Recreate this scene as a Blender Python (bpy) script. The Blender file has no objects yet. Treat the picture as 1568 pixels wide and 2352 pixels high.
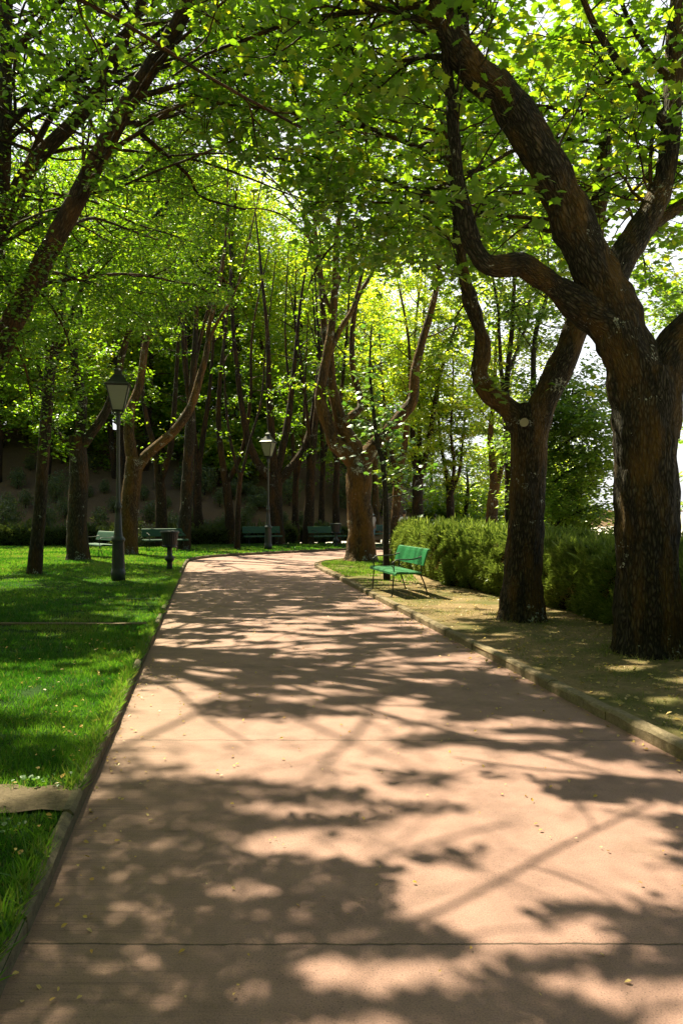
import bpy, bmesh, math, random
import numpy as np
from mathutils import Vector, Matrix

rng = np.random.default_rng(11)
random.seed(11)
SC = bpy.context.scene
COL = SC.collection
H, F, CU, CV = 1.6, 1700.0, 784.0, 1176.0

def P(u, v, d):
    return np.array([(u - CU) / F * d, d, H - (v - CV) / F * d])

def nrm(a):
    a = np.asarray(a, float)
    return a / (np.linalg.norm(a, axis=-1, keepdims=True) + 1e-12)

# sun: high, ahead and to the left of the viewer
SUN = nrm([-0.335, 0.445, 0.83])

# ------------------------------------------------------------------ noise
def _hash(ix, iy, iz):
    h = (ix.astype(np.int64) * 374761393 + iy.astype(np.int64) * 668265263 + iz.astype(np.int64) * 2147483647) & 0xFFFFFFFF
    h = ((h ^ (h >> 13)) * 1274126177) & 0xFFFFFFFF
    h = (h ^ (h >> 16)) & 0xFFFFFF
    return h / float(0xFFFFFF)

def vnoise(p):
    p = np.asarray(p, float)
    i = np.floor(p).astype(np.int64)
    f = p - i
    f = f * f * (3 - 2 * f)
    r = 0
    for dx in (0, 1):
        for dy in (0, 1):
            for dz in (0, 1):
                w = (f[..., 0] if dx else 1 - f[..., 0]) * (f[..., 1] if dy else 1 - f[..., 1]) * (f[..., 2] if dz else 1 - f[..., 2])
                r = r + w * _hash(i[..., 0] + dx, i[..., 1] + dy, i[..., 2] + dz)
    return r

def fbm2(x, y, s, seed=0.0):
    p = np.stack([x / s, y / s, np.full_like(x, seed)], -1)
    return 0.6 * vnoise(p) + 0.28 * vnoise(p * 2.13 + 5.3) + 0.12 * vnoise(p * 4.31 + 1.7)

# ------------------------------------------------------------------ mesh helpers
def make_mesh(name, chunks, smooth=True):
    """chunks: list of (verts (n,3), faces (m,k), attrs dict, material slot)"""
    nv = sum(len(c[0]) for c in chunks)
    V = np.concatenate([np.asarray(c[0], np.float32) for c in chunks])
    loops, starts, mats, off, ls = [], [], [], 0, 0
    vattr, fattr = {}, {}
    for v, f, a, ms in chunks:
        f = np.asarray(f, np.int32)
        k = f.shape[1]
        loops.append((f + off).ravel())
        starts.append(ls + np.arange(len(f), dtype=np.int32) * k)
        mats.append(np.full(len(f), ms, np.int32))
        ls += f.size
        off += len(v)
    L = np.concatenate(loops); S = np.concatenate(starts); M = np.concatenate(mats)
    me = bpy.data.meshes.new(name)
    me.vertices.add(nv); me.vertices.foreach_set('co', V.ravel())
    me.loops.add(len(L)); me.loops.foreach_set('vertex_index', L)
    me.polygons.add(len(S)); me.polygons.foreach_set('loop_start', S)
    me.polygons.foreach_set('material_index', M)
    me.update(calc_edges=True)
    if any('bark' in c[2] for c in chunks):
        A = np.concatenate([np.asarray(c[2].get('bark', np.zeros((len(c[0]), 3))), np.float32) for c in chunks])
        at = me.attributes.new('bark', 'FLOAT_VECTOR', 'POINT'); at.data.foreach_set('vector', A.ravel())
    if any('tint' in c[2] for c in chunks):
        A = np.concatenate([np.asarray(c[2].get('tint', np.zeros(len(c[1]))), np.float32) for c in chunks])
        at = me.attributes.new('tint', 'FLOAT', 'FACE'); at.data.foreach_set('value', A)
    me.polygons.foreach_set('use_smooth', np.full(len(S), smooth, bool))
    return me

def obj(name, chunks, mats, parent=None, smooth=True):
    if not isinstance(chunks, bpy.types.Mesh):
        chunks = make_mesh(name, chunks, smooth)
    me = chunks
    for m in (mats if isinstance(mats, (list, tuple)) else [mats]):
        me.materials.append(m)
    o = bpy.data.objects.new(name, me)
    COL.objects.link(o)
    if parent:
        o.parent = parent
    return o

def thing(name, label, cat, loc=(0, 0, 0), rotz=0.0, group=None):
    o = bpy.data.objects.new(name, None); COL.objects.link(o)
    o.empty_display_size = .2
    o.location = loc; o.rotation_euler = (0, 0, rotz)
    return tag(o, label, cat, group)

def tag(o, label, cat, group=None, kind=None):
    o['label'] = label; o['category'] = cat
    if group: o['group'] = group
    if kind: o['kind'] = kind
    return o

def copy_tree(o, parent=None):
    c = o.copy(); COL.objects.link(c)
    if parent is not None: c.parent = parent
    for ch in list(o.children): copy_tree(ch, c)
    return c

def catmull(pts, step=.2, rads=None):
    pts = np.asarray(pts, float)
    n = len(pts)
    ext = np.vstack([2 * pts[0] - pts[1], pts, 2 * pts[-1] - pts[-2]])
    out, ro = [], []
    for i in range(n - 1):
        p0, p1, p2, p3 = ext[i:i + 4]
        m = max(2, int(np.linalg.norm(p2 - p1) / step))
        for t in np.arange(m) / m:
            out.append(.5 * ((2 * p1) + (-p0 + p2) * t + (2 * p0 - 5 * p1 + 4 * p2 - p3) * t * t + (-p0 + 3 * p1 - 3 * p2 + p3) * t ** 3))
            if rads is not None: ro.append(rads[i] * (1 - t) + rads[i + 1] * t)
    out.append(pts[-1])
    if rads is not None: ro.append(rads[-1])
    return np.array(out), (np.array(ro) if rads is not None else None)

def tube(pts, rads, seg=8, gnarl=0.0, cap=True, scale_attr=True, ridge=0.0, flare=None):
    pts = np.asarray(pts, float); rads = np.asarray(rads, float)
    n = len(pts)
    tan = np.gradient(pts, axis=0); tan = nrm(tan)
    ref = np.array([1., 0, 0]) if abs(tan[0][0]) < .8 else np.array([0, 1., 0])
    e1 = np.zeros((n, 3)); e2 = np.zeros((n, 3))
    a = nrm(ref - tan[0] * ref.dot(tan[0]))
    for i in range(n):
        a = nrm(a - tan[i] * a.dot(tan[i])); e1[i] = a; e2[i] = np.cross(tan[i], a)
    th = np.arange(seg) / seg * 2 * math.pi
    s = np.concatenate([[0], np.cumsum(np.linalg.norm(np.diff(pts, axis=0), axis=1))])
    R = np.repeat(rads[:, None], seg, 1)
    c, sn = np.cos(th), np.sin(th)
    dirs = e1[:, None, :] * c[None, :, None] + e2[:, None, :] * sn[None, :, None]
    if gnarl:
        q = pts[:, None, :] * 1.0 + dirs * rads[:, None, None]
        nz = vnoise(q * 3.1) - .5 + .6 * (vnoise(q * 7.7 + 3) - .5)
        R = R * (1 + gnarl * nz * 2)
    if ridge:
        q = np.stack([c[None, :] * rads[:, None] * 14, sn[None, :] * rads[:, None] * 14, np.repeat(s[:, None], seg, 1) * 1.6], -1)
        w = vnoise(q) + .5 * vnoise(q * 2.1 + 4)
        R = R + ridge * (np.abs(w - .75) * 2 - .4)
    if flare:
        lob = .55 + .30 * np.sin(5 * th + flare[2]) + .25 * np.sin(3 * th + 2.1 * flare[2]) + .2 * np.sin(8 * th + flare[2] * 3)
        R = R * (1 + flare[1] * np.exp(-np.maximum(s - .12, 0) / flare[0])[:, None] * np.maximum(lob, 0)[None, :])
    V = (pts[:, None, :] + dirs * R[..., None]).reshape(-1, 3)
    bark = np.stack([c[None, :] * rads[:, None], sn[None, :] * rads[:, None], np.repeat(s[:, None], seg, 1)], -1).reshape(-1, 3)
    i = np.arange(n - 1)[:, None] * seg; j = np.arange(seg)[None, :]; j2 = (j + 1) % seg
    Fq = np.stack([i + j, i + j2, i + seg + j2, i + seg + j], -1).reshape(-1, 4)
    return (V, Fq, {'bark': bark}, 0)

def lathe(prof, seg=24):
    pr = np.asarray(prof, float)
    th = np.arange(seg) / seg * 2 * math.pi
    V = np.stack([pr[:, None, 0] * np.cos(th), pr[:, None, 0] * np.sin(th), np.repeat(pr[:, 1:2], seg, 1)], -1).reshape(-1, 3)
    n = len(pr)
    i = np.arange(n - 1)[:, None] * seg; j = np.arange(seg)[None, :]; j2 = (j + 1) % seg
    return (V, np.stack([i + j, i + j2, i + seg + j2, i + seg + j], -1).reshape(-1, 4), {}, 0)

BF = np.array([[0, 3, 2, 1], [4, 5, 6, 7], [0, 1, 5, 4], [1, 2, 6, 5], [2, 3, 7, 6], [3, 0, 4, 7]])
def box(c, s, rot=None):
    x, y, z = np.array(s) / 2
    v = np.array([[-x, -y, -z], [x, -y, -z], [x, y, -z], [-x, y, -z], [-x, -y, z], [x, -y, z], [x, y, z], [-x, y, z]])
    if rot is not None: v = v @ np.asarray(rot).T
    return (v + np.array(c), BF, {}, 0)

def rotz(a):
    return np.array([[math.cos(a), -math.sin(a), 0], [math.sin(a), math.cos(a), 0], [0, 0, 1]])

# ------------------------------------------------------------------ leaves
OV_V = np.array([[0, 0, 0], [0, 1, -.12], [-.30, .32, .07], [-.24, .68, .03], [.30, .32, .07], [.24, .68, .03]])
OV_F = np.array([[0, 1, 3, 2], [0, 4, 5, 1]])
_o = [(0, 0), (.14, .10), (.42, .05), (.36, .24), (.56, .48), (.30, .50), (.26, .66), (.10, .72), (0, 1.0),
      (-.10, .72), (-.26, .66), (-.30, .50), (-.56, .48), (-.36, .24), (-.42, .05), (-.14, .10)]
MA_V = np.array([[0, .38, .03]] + [[x, y, -.10 * (x * x + (y - .4) ** 2) * 2] for x, y in _o])
MA_F = np.array([[0, 1 + i, 1 + (i + 1) % 16] for i in range(16)])
DI_V = np.array([[0, 0, 0], [.34, .45, .06], [0, 1, -.08], [-.34, .5, .04]]); DI_F = np.array([[0, 1, 2, 3]])
BL_V = np.array([[-.5, 0, 0], [.5, 0, 0], [0, 1, 0]]); BL_F = np.array([[0, 1, 2]])

def leaf_chunk(pos, nor, axis, size, tint, kind='ovate', width=1.0, slot=0):
    tv, tf = {'ovate': (OV_V, OV_F), 'maple': (MA_V, MA_F), 'blade': (BL_V, BL_F), 'diamond': (DI_V, DI_F)}[kind]
    n = len(pos)
    nor = nrm(nor); t = nrm(axis - nor * (axis * nor).sum(-1, keepdims=True)); b = np.cross(t, nor)
    sz = np.asarray(size).reshape(-1, 1, 1)
    V = pos[:, None, :] + sz * (tv[None, :, 0:1] * width * b[:, None, :] + tv[None, :, 1:2] * t[:, None, :] + tv[None, :, 2:3] * nor[:, None, :])
    k = len(tv)
    Fc = (tf[None] + (np.arange(n) * k)[:, None, None]).reshape(-1, tf.shape[1])
    return (V.reshape(-1, 3), Fc, {'tint': np.repeat(tint, len(tf))}, slot)

# sunlight fraction wanted on the ground, so that leaves stand where they throw the shade
FR = [  # u, v, ru, rv, fraction, weight   (places on the ground, named by where they show in the photo)
    (1130, 1890, 310, 72, .88, 4.0), (470, 1690, 225, 34, 1.0, 5.0), (690, 1735, 180, 28, .9, 2.5),
    (1390, 1765, 230, 40, .52, 2.0), (900, 1785, 230, 32, .78, 2.0), (1080, 2240, 300, 48, .58, 2.0),
    (620, 2290, 150, 40, .50, 1.2), (1320, 2075, 270, 50, .55, 1.5), (150, 2100, 330, 270, .04, 3.0),
    (480, 1960, 160, 100, .22, 2.0), (640, 1860, 160, 50, .26, 1.2), (1470, 1850, 130, 45, .12, 2.5), (760, 2050, 160, 60, .5, 1.2),
    (900, 2130, 300, 45, .34, 1.2), (1250, 2170, 250, 40, .30, 1.2),
    (760, 1570, 650, 70, .58, 1.9), (500, 1540, 250, 60, .66, 1.5), (1250, 1670, 320, 60, .52, 2.0), (950, 1665, 250, 45, .64, 1.4),
    (750, 1450, 420, 45, .60, 1.9), (700, 1350, 320, 45, .10, 2.5), (600, 1292, 220, 16, .95, 4), (430, 1470, 160, 40, .52, 1.2),
    (150, 1600, 210, 40, .95, 6), (170, 1690, 100, 20, .92, 5), (100, 1510, 250, 40, .12, 2.0), (60, 1760, 170, 45, .05, 3), (60, 1845, 100, 18, .7, 3),
    (320, 1400, 70, 22, .75, 2.5), (120, 1370, 260, 60, .06, 2.0), (200, 1275, 260, 14, .60, 2), (550, 1265, 260, 8, .75, 2.5),
    (1135, 1356, 185, 46, 1.0, 12.0), (940, 1345, 90, 40, .9, 3.0), (1320, 1500, 220, 80, .10, 3), (1100, 1425, 140, 30, .45, 1.5),
    (1450, 1620, 160, 60, .28, 1.5), (800, 1300, 60, 20, .7, 2.0), (1420, 1405, 130, 55, .0, 7.0), (1480, 1450, 200, 60, .0, 5.0),
]
FR = np.array(FR, float)
def sun_frac(x, y):
    yy = np.maximum(y, .8)
    u = CU + x / yy * F; v = CV + F * H / yy
    wsum = np.full(u.shape, .35); val = np.full(u.shape, .30 * .35)
    for u0, v0, ru, rv, fr, w in FR:
        g = w * np.exp(-(((u - u0) / ru) ** 2 + ((v - v0) / rv) ** 2) * 1.1)
        wsum += g; val += g * fr
    f = np.clip((val / wsum - .5) * 1.2 + .5, 0, 1)
    return f + .24 * np.sin(math.pi * np.clip((f - .08) / .92, 0, 1))

def lit(pos, jit=.03):
    k = pos[:, 2] / SUN[2]
    x = pos[:, 0] - SUN[0] * k; y = pos[:, 1] - SUN[1] * k
    fr = sun_frac(x, y)
    # blotches wider across than along, like stacked leaf sprays throw
    n = fbm2(x * .9, y * 2.3, .40, 3.1)
    n = np.clip((n - .5) / .40 + .5, 0, 1) + rng.normal(0, jit, len(n))
    return (n < fr) & (y > .5) & (y < 40)

# ------------------------------------------------------------------ materials
def mat(name):
    m = bpy.data.materials.new(name); m.use_nodes = True
    nt = m.node_tree; nt.nodes.clear()
    out = nt.nodes.new('ShaderNodeOutputMaterial')
    return m, nt, out

def nd(nt, t, **kw):
    n = nt.nodes.new(t)
    for k, v in kw.items():
        if k.startswith('i_'):
            key = k[2:].replace('_', ' ')
            n.inputs[int(key) if key.isdigit() else key].default_value = v
        else: setattr(n, k, v)
    return n

def ramp(nt, src, stops, interp='LINEAR'):
    r = nt.nodes.new('ShaderNodeValToRGB'); r.color_ramp.interpolation = interp
    el = r.color_ramp.elements
    while len(el) < len(stops): el.new(.5)
    for e, (p, c) in zip(el, stops):
        e.position = p; e.color = (c[0], c[1], c[2], 1) if not isinstance(c, (int, float)) else (c, c, c, 1)
    nt.links.new(src, r.inputs[0])
    return r

def noise(nt, vec, scale, detail=4, rough=.55):
    n = nd(nt, 'ShaderNodeTexNoise', i_Scale=scale, i_Detail=detail, i_Roughness=rough)
    if vec is not None: nt.links.new(vec, n.inputs['Vector'])
    return n

def mixc(nt, fac, a, b, mode='MIX'):
    m = nt.nodes.new('ShaderNodeMix'); m.data_type = 'RGBA'; m.blend_type = mode
    for sock, val in ((m.inputs[0], fac), (m.inputs[6], a), (m.inputs[7], b)):
        if isinstance(val, (int, float)): sock.default_value = val
        elif isinstance(val, tuple): sock.default_value = (*val, 1) if len(val) == 3 else val
        else: nt.links.new(val, sock)
    return m.outputs[2]

def simple(name, col, rough=.6, metal=0.0, bump=0.0, bscale=60, var=.15, spec=.5):
    m, nt, out = mat(name)
    tc = nd(nt, 'ShaderNodeTexCoord')
    n = noise(nt, tc.outputs['Object'], bscale, 5)
    n2 = noise(nt, tc.outputs['Object'], 3.1, 3)
    c = mixc(nt, n2.outputs[0], tuple(x * (1 - var) for x in col), tuple(min(1, x * (1 + var)) for x in col))
    b = nd(nt, 'ShaderNodeBsdfPrincipled', i_Roughness=rough, i_Metallic=metal)
    b.inputs['Specular IOR Level'].default_value = spec
    nt.links.new(c, b.inputs['Base Color'])
    if bump:
        bp = nd(nt, 'ShaderNodeBump', i_Strength=.5, i_Distance=bump)
        nt.links.new(n.outputs[0], bp.inputs['Height']); nt.links.new(bp.outputs[0], b.inputs['Normal'])
    nt.links.new(b.outputs[0], out.inputs[0])
    return m

def leaf_mat(name, stops, tstops, gloss=.10, tr=.5):
    m, nt, out = mat(name)
    at = nd(nt, 'ShaderNodeAttribute', attribute_name='tint')
    c1 = ramp(nt, at.outputs['Fac'], stops); c2 = ramp(nt, at.outputs['Fac'], tstops)
    d = nd(nt, 'ShaderNodeBsdfDiffuse'); t = nd(nt, 'ShaderNodeBsdfTranslucent'); g = nd(nt, 'ShaderNodeBsdfGlossy', i_Roughness=.38)
    g.inputs['Color'].default_value = (.9, .95, .9, 1)
    nt.links.new(c1.outputs[0], d.inputs[0]); nt.links.new(c2.outputs[0], t.inputs[0])
    mx = nd(nt, 'ShaderNodeMixShader'); mx.inputs[0].default_value = tr
    nt.links.new(d.outputs[0], mx.inputs[1]); nt.links.new(t.outputs[0], mx.inputs[2])
    lw = nd(nt, 'ShaderNodeLayerWeight', i_Blend=.25)
    mm = nd(nt, 'ShaderNodeMath', operation='MULTIPLY_ADD'); mm.inputs[1].default_value = gloss * 2.0; mm.inputs[2].default_value = gloss * .35
    nt.links.new(lw.outputs['Facing'], mm.inputs[0])
    m2 = nd(nt, 'ShaderNodeMixShader')
    nt.links.new(mm.outputs[0], m2.inputs[0]); nt.links.new(mx.outputs[0], m2.inputs[1]); nt.links.new(g.outputs[0], m2.inputs[2])
    nt.links.new(m2.outputs[0], out.inputs[0])
    return m

LEAF = leaf_mat('leaf_small_green', [(0, (.016, .048, .008)), (.6, (.036, .085, .012)), (1, (.10, .13, .02))],
                [(0, (.15, .34, .008)), (.45, (.32, .57, .012)), (1, (.72, .76, .03))], tr=.56)
LEAF_FAR = leaf_mat('leaf_wood_green', [(0, (.030, .085, .012)), (.6, (.06, .13, .016)), (1, (.13, .16, .022))],
                [(0, (.19, .42, .010)), (.5, (.43, .65, .014)), (1, (.80, .78, .03))], tr=.60)
LEAF_MAPLE = leaf_mat('leaf_maple_green', [(0, (.026, .075, .012)), (.6, (.048, .11, .016)), (1, (.12, .14, .02))],
                [(0, (.16, .34, .008)), (.6, (.35, .58, .014)), (1, (.82, .74, .03))], gloss=.10, tr=.58)
LEAF_YOUNG = leaf_mat('leaf_young_green', [(0, (.03, .11, .022)), (1, (.07, .17, .03))], [(0, (.14, .36, .03)), (1, (.28, .48, .04))], gloss=.16, tr=.42)
LEAF_SUNNY = leaf_mat('leaf_sunny_green', [(0, (.04, .10, .012)), (1, (.16, .18, .03))], [(0, (.30, .56, .012)), (.5, (.60, .78, .02)), (1, (.90, .84, .05))], tr=.62)  # sunlight put into the colour: brighter, yellower leaves for trees beyond the hedge
LEAF_COOL = leaf_mat('leaf_cool_green', [(0, (.022, .065, .018)), (1, (.08, .14, .03))], [(0, (.20, .42, .03)), (1, (.56, .70, .05))], tr=.58)
LEAF_HEDGE = leaf_mat('hedge_sprays', [(0, (.04, .068, .016)), (.35, (.11, .155, .038)), (.7, (.23, .28, .08)), (1, (.28, .18, .08))], [(0, (.16, .28, .03)), (.4, (.38, .50, .07)), (.75, (.55, .64, .10)), (1, (.3, .22, .06))], gloss=.05, tr=.35)
LEAF_SHRUB = leaf_mat('shrub_leaves', [(0, (.03, .06, .015)), (1, (.10, .13, .035))], [(0, (.12, .22, .03)), (1, (.36, .36, .06))], tr=.35)
GRASS = leaf_mat('grass_blades', [(0, (.018, .070, .008)), (.6, (.045, .125, .014)), (1, (.16, .17, .05))], [(0, (.07, .26, .010)), (.6, (.26, .52, .026)), (1, (.42, .40, .08))], gloss=.06, tr=.42)
DRYGRASS = leaf_mat('dry_grass_blades', [(0, (.08, .12, .025)), (1, (.28, .22, .09))], [(0, (.2, .3, .04)), (1, (.4, .34, .12))], gloss=.04, tr=.4)
LITTER = leaf_mat('fallen_leaf_yellow', [(0, (.55, .30, .06)), (.5, (.62, .42, .12)), (1, (.50, .36, .18))], [(0, (.5, .3, .05)), (1, (.5, .38, .12))], gloss=.05, tr=.25)

def bark_mat(name, dark, mid, orange, oamt, lichen=.5, depth=.03, sc=1.0):
    m, nt, out = mat(name)
    at = nd(nt, 'ShaderNodeAttribute', attribute_name='bark')
    mp = nd(nt, 'ShaderNodeMapping'); mp.inputs['Scale'].default_value = (1, 1, .24)
    nt.links.new(at.outputs['Vector'], mp.inputs[0])
    n1 = noise(nt, mp.outputs[0], 34 * sc, 6, .68)
    vor = nd(nt, 'ShaderNodeTexVoronoi', feature='DISTANCE_TO_EDGE', i_Scale=25 * sc)
    wv = nd(nt, 'ShaderNodeVectorMath', operation='ADD')
    nw = noise(nt, mp.outputs[0], 9 * sc, 3)
    sc3 = nd(nt, 'ShaderNodeVectorMath', operation='SCALE'); sc3.inputs['Scale'].default_value = .07
    nt.links.new(nw.outputs['Color'], sc3.inputs[0])
    nt.links.new(mp.outputs[0], wv.inputs[0]); nt.links.new(sc3.outputs[0], wv.inputs[1]); nt.links.new(wv.outputs[0], vor.inputs['Vector'])
    crack = ramp(nt, vor.outputs['Distance'], [(0, .10), (.30, 1)])
    hm = nd(nt, 'ShaderNodeMath', operation='MULTIPLY'); nt.links.new(crack.outputs[0], hm.inputs[0])
    ha = nd(nt, 'ShaderNodeMath', operation='ADD'); ha.inputs[1].default_value = .38; nt.links.new(n1.outputs[0], ha.inputs[0]); nt.links.new(ha.outputs[0], hm.inputs[1])
    base = mixc(nt, hm.outputs[0], dark, mid)
    rt = ramp(nt, hm.outputs[0], [(.70, 0), (1.0, 1)]); base = mixc(nt, rt.outputs[0], base, tuple(min(1, x * 1.25 + .004) for x in mid))  # ridge tops paler: glints on the bark put into the colour
    # orange lichen in big soft patches, white lichen in small crusts
    tc = nd(nt, 'ShaderNodeTexCoord')
    mo = nd(nt, 'ShaderNodeMapping'); mo.inputs['Scale'].default_value = (1.3, 1.3, .35); nt.links.new(tc.outputs['Object'], mo.inputs[0])
    no = noise(nt, mo.outputs[0], 2.6, 5, .65)
    ro = ramp(nt, no.outputs[0], [(.62 - oamt * .32, 0), (.72 - oamt * .2, 1)])
    om = nd(nt, 'ShaderNodeMath', operation='MULTIPLY'); nt.links.new(ro.outputs[0], om.inputs[0]); nt.links.new(n1.outputs[0], om.inputs[1])
    c = mixc(nt, om.outputs[0], base, orange)
    nl = noise(nt, tc.outputs['Object'], 5.5, 6, .7)
    n5 = noise(nt, at.outputs['Vector'], 34, 4, .7)
    mlt = nd(nt, 'ShaderNodeMath', operation='MULTIPLY'); nt.links.new(nl.outputs[0], mlt.inputs[0]); nt.links.new(n5.outputs[0], mlt.inputs[1])
    ncl = noise(nt, tc.outputs['Object'], 1.7, 3, .6); rcl = ramp(nt, ncl.outputs[0], [(.46, .45), (.62, 1.12)])
    ml2 = nd(nt, 'ShaderNodeMath', operation='MULTIPLY'); nt.links.new(mlt.outputs[0], ml2.inputs[0]); nt.links.new(rcl.outputs[0], ml2.inputs[1]); mlt = ml2
    rl = ramp(nt, mlt.outputs[0], [(.36 - .06 * lichen, 0), (.40 - .05 * lichen, 1)])
    c = mixc(nt, rl.outputs[0], c, (.38, .39, .35))
    b = nd(nt, 'ShaderNodeBsdfPrincipled', i_Roughness=.8)
    b.inputs['Specular IOR Level'].default_value = .15
    nt.links.new(c, b.inputs['Base Color'])
    bp = nd(nt, 'ShaderNodeBump', i_Strength=.9, i_Distance=depth)
    nt.links.new(hm.outputs[0], bp.inputs['Height']); nt.links.new(bp.outputs[0], b.inputs['Normal'])
    nt.links.new(b.outputs[0], out.inputs[0])
    return m

BARK_A = bark_mat('bark_rugged_orange_lichen', (.006, .005, .004), (.064, .054, .042), (.16, .088, .020), .48, .22, .04, 1.45)
BARK_B = bark_mat('bark_brown_lichen', (.006, .005, .004), (.066, .055, .042), (.17, .090, .020), .58, .75, .035, 1.4)
BARK_C = bark_mat('bark_orange_white_lichen', (.028, .016, .010), (.11, .078, .050), (.23, .112, .022), .66, 1.0, .03)
BARK_L = bark_mat('bark_reddish_brown', (.018, .011, .008), (.060, .041, .028), (.14, .064, .016), .5, .25, .018, 1.3)
BARK_G = bark_mat('bark_grey_lichen', (.016, .013, .010), (.055, .045, .035), (.12, .056, .015), .45, .8, .022)
BARK_D = bark_mat('bark_dark_smooth', (.015, .013, .010), (.06, .05, .04), (.10, .06, .03), .2, .15, .008, 2)
BARK_W = bark_mat('bark_wood_brown', (.014, .010, .008), (.050, .035, .024), (.12, .053, .016), .45, .3, .02)

def path_mat():
    m, nt, out = mat('red_concrete')
    tc = nd(nt, 'ShaderNodeTexCoord'); O = tc.outputs['Object']
    big = noise(nt, O, .55, 4, .6); med = noise(nt, O, 5, 5, .6); fine = noise(nt, O, 150, 4, .75)
    c = mixc(nt, big.outputs[0], (.295, .160, .138), (.385, .228, .197))
    r2 = ramp(nt, med.outputs[0], [(.3, .80), (.7, 1.08)])
    c = mixc(nt, 1.0, c, r2.outputs[0], 'MULTIPLY')
    r3 = ramp(nt, fine.outputs[0], [(.30, .40), (.50, .95), (.72, 1.35)])
    c = mixc(nt, .7, c, r3.outputs[0], 'MULTIPLY')
    bl = noise(nt, O, 1.9, 6, .7); rbl = ramp(nt, bl.outputs[0], [(.36, .74), (.47, 1.0), (.66, 1.05)]); c = mixc(nt, .8, c, rbl.outputs[0], 'MULTIPLY')
    gr = nd(nt, 'ShaderNodeTexVoronoi', i_Scale=70.0); nt.links.new(O, gr.inputs['Vector']); rgr = ramp(nt, gr.outputs['Distance'], [(.10, .45), (.26, 1.0)])
    gm = noise(nt, O, 2.6, 3); rgm = ramp(nt, gm.outputs[0], [(.36, .1), (.60, .95)]); c = mixc(nt, rgm.outputs[0], c, mixc(nt, 1.0, c, rgr.outputs[0], 'MULTIPLY'))
    st = noise(nt, O, .9, 7, .75); rst = ramp(nt, st.outputs[0], [(.56, 0), (.68, .55)]); c = mixc(nt, rst.outputs[0], c, (.16, .095, .07))
    # brush marks across the walk, and a mossy margin by the left kerb
    mp = nd(nt, 'ShaderNodeMapping'); mp.inputs['Scale'].default_value = (1.2, 60, 1); nt.links.new(O, mp.inputs[0])
    br = noise(nt, mp.outputs[0], 1.6, 3, .6)
    sx = nd(nt, 'ShaderNodeSeparateXYZ'); nt.links.new(O, sx.inputs[0])
    e = nd(nt, 'ShaderNodeMath', operation='MULTIPLY_ADD'); e.inputs[1].default_value = .1788; nt.links.new(sx.outputs['Y'], e.inputs[0]); nt.links.new(sx.outputs['X'], e.inputs[2])
    w = nd(nt, 'ShaderNodeMath', operation='MULTIPLY_ADD'); w.inputs[1].default_value = .5; nt.links.new(big.outputs[0], w.inputs[0]); nt.links.new(e.outputs[0], w.inputs[2])
    edge = ramp(nt, w.outputs[0], [(0, 1), (.25, 0)])
    mr = nd(nt, 'ShaderNodeMapRange'); mr.inputs['From Min'].default_value = -.45; mr.inputs['From Max'].default_value = .55; mr.inputs['To Min'].default_value = 1; mr.inputs['To Max'].default_value = 0
    nt.links.new(w.outputs[0], mr.inputs[0])
    em = nd(nt, 'ShaderNodeMath', operation='MULTIPLY'); nt.links.new(mr.outputs[0], em.inputs[0])
    rb = ramp(nt, br.outputs[0], [(.35, .15), (.65, .5)]); nt.links.new(rb.outputs[0], em.inputs[1])
    c = mixc(nt, em.outputs[0], c, (.25, .165, .095))
    rbb = ramp(nt, br.outputs[0], [(.32, .62), (.5, 1.0)])
    c = mixc(nt, mr.outputs[0], c, mixc(nt, 1.0, c, rbb.outputs[0], 'MULTIPLY'))
    # cross joints, 2.45 m apart, ragged
    wob = noise(nt, O, 3.5, 6, .75)
    jy = nd(nt, 'ShaderNodeMath', operation='MULTIPLY_ADD'); jy.inputs[1].default_value = .05; nt.links.new(wob.outputs[0], jy.inputs[0]); nt.links.new(sx.outputs['Y'], jy.inputs[2])
    j2 = nd(nt, 'ShaderNodeMath', operation='SUBTRACT'); j2.inputs[1].default_value = 2.765; nt.links.new(jy.outputs[0], j2.inputs[0])
    jm = nd(nt, 'ShaderNodeMath', operation='PINGPONG'); jm.inputs[1].default_value = 1.225; nt.links.new(j2.outputs[0], jm.inputs[0])
    jr = ramp(nt, jm.outputs[0], [(.0022, 1), (.0058, 0)])
    c = mixc(nt, jr.outputs[0], c, (.05, .035, .025))
    b = nd(nt, 'ShaderNodeBsdfPrincipled', i_Roughness=.72)
    b.inputs['Specular IOR Level'].default_value = .35
    nt.links.new(c, b.inputs['Base Color'])
    hs = nd(nt, 'ShaderNodeMath', operation='SUBTRACT'); nt.links.new(fine.outputs[0], hs.inputs[0]); nt.links.new(jr.outputs[0], hs.inputs[1])
    bp = nd(nt, 'ShaderNodeBump', i_Strength=.8, i_Distance=.006)
    nt.links.new(hs.outputs[0], bp.inputs['Height']); nt.links.new(bp.outputs[0], b.inputs['Normal'])
    nt.links.new(b.outputs[0], out.inputs[0])
    return m

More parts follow.
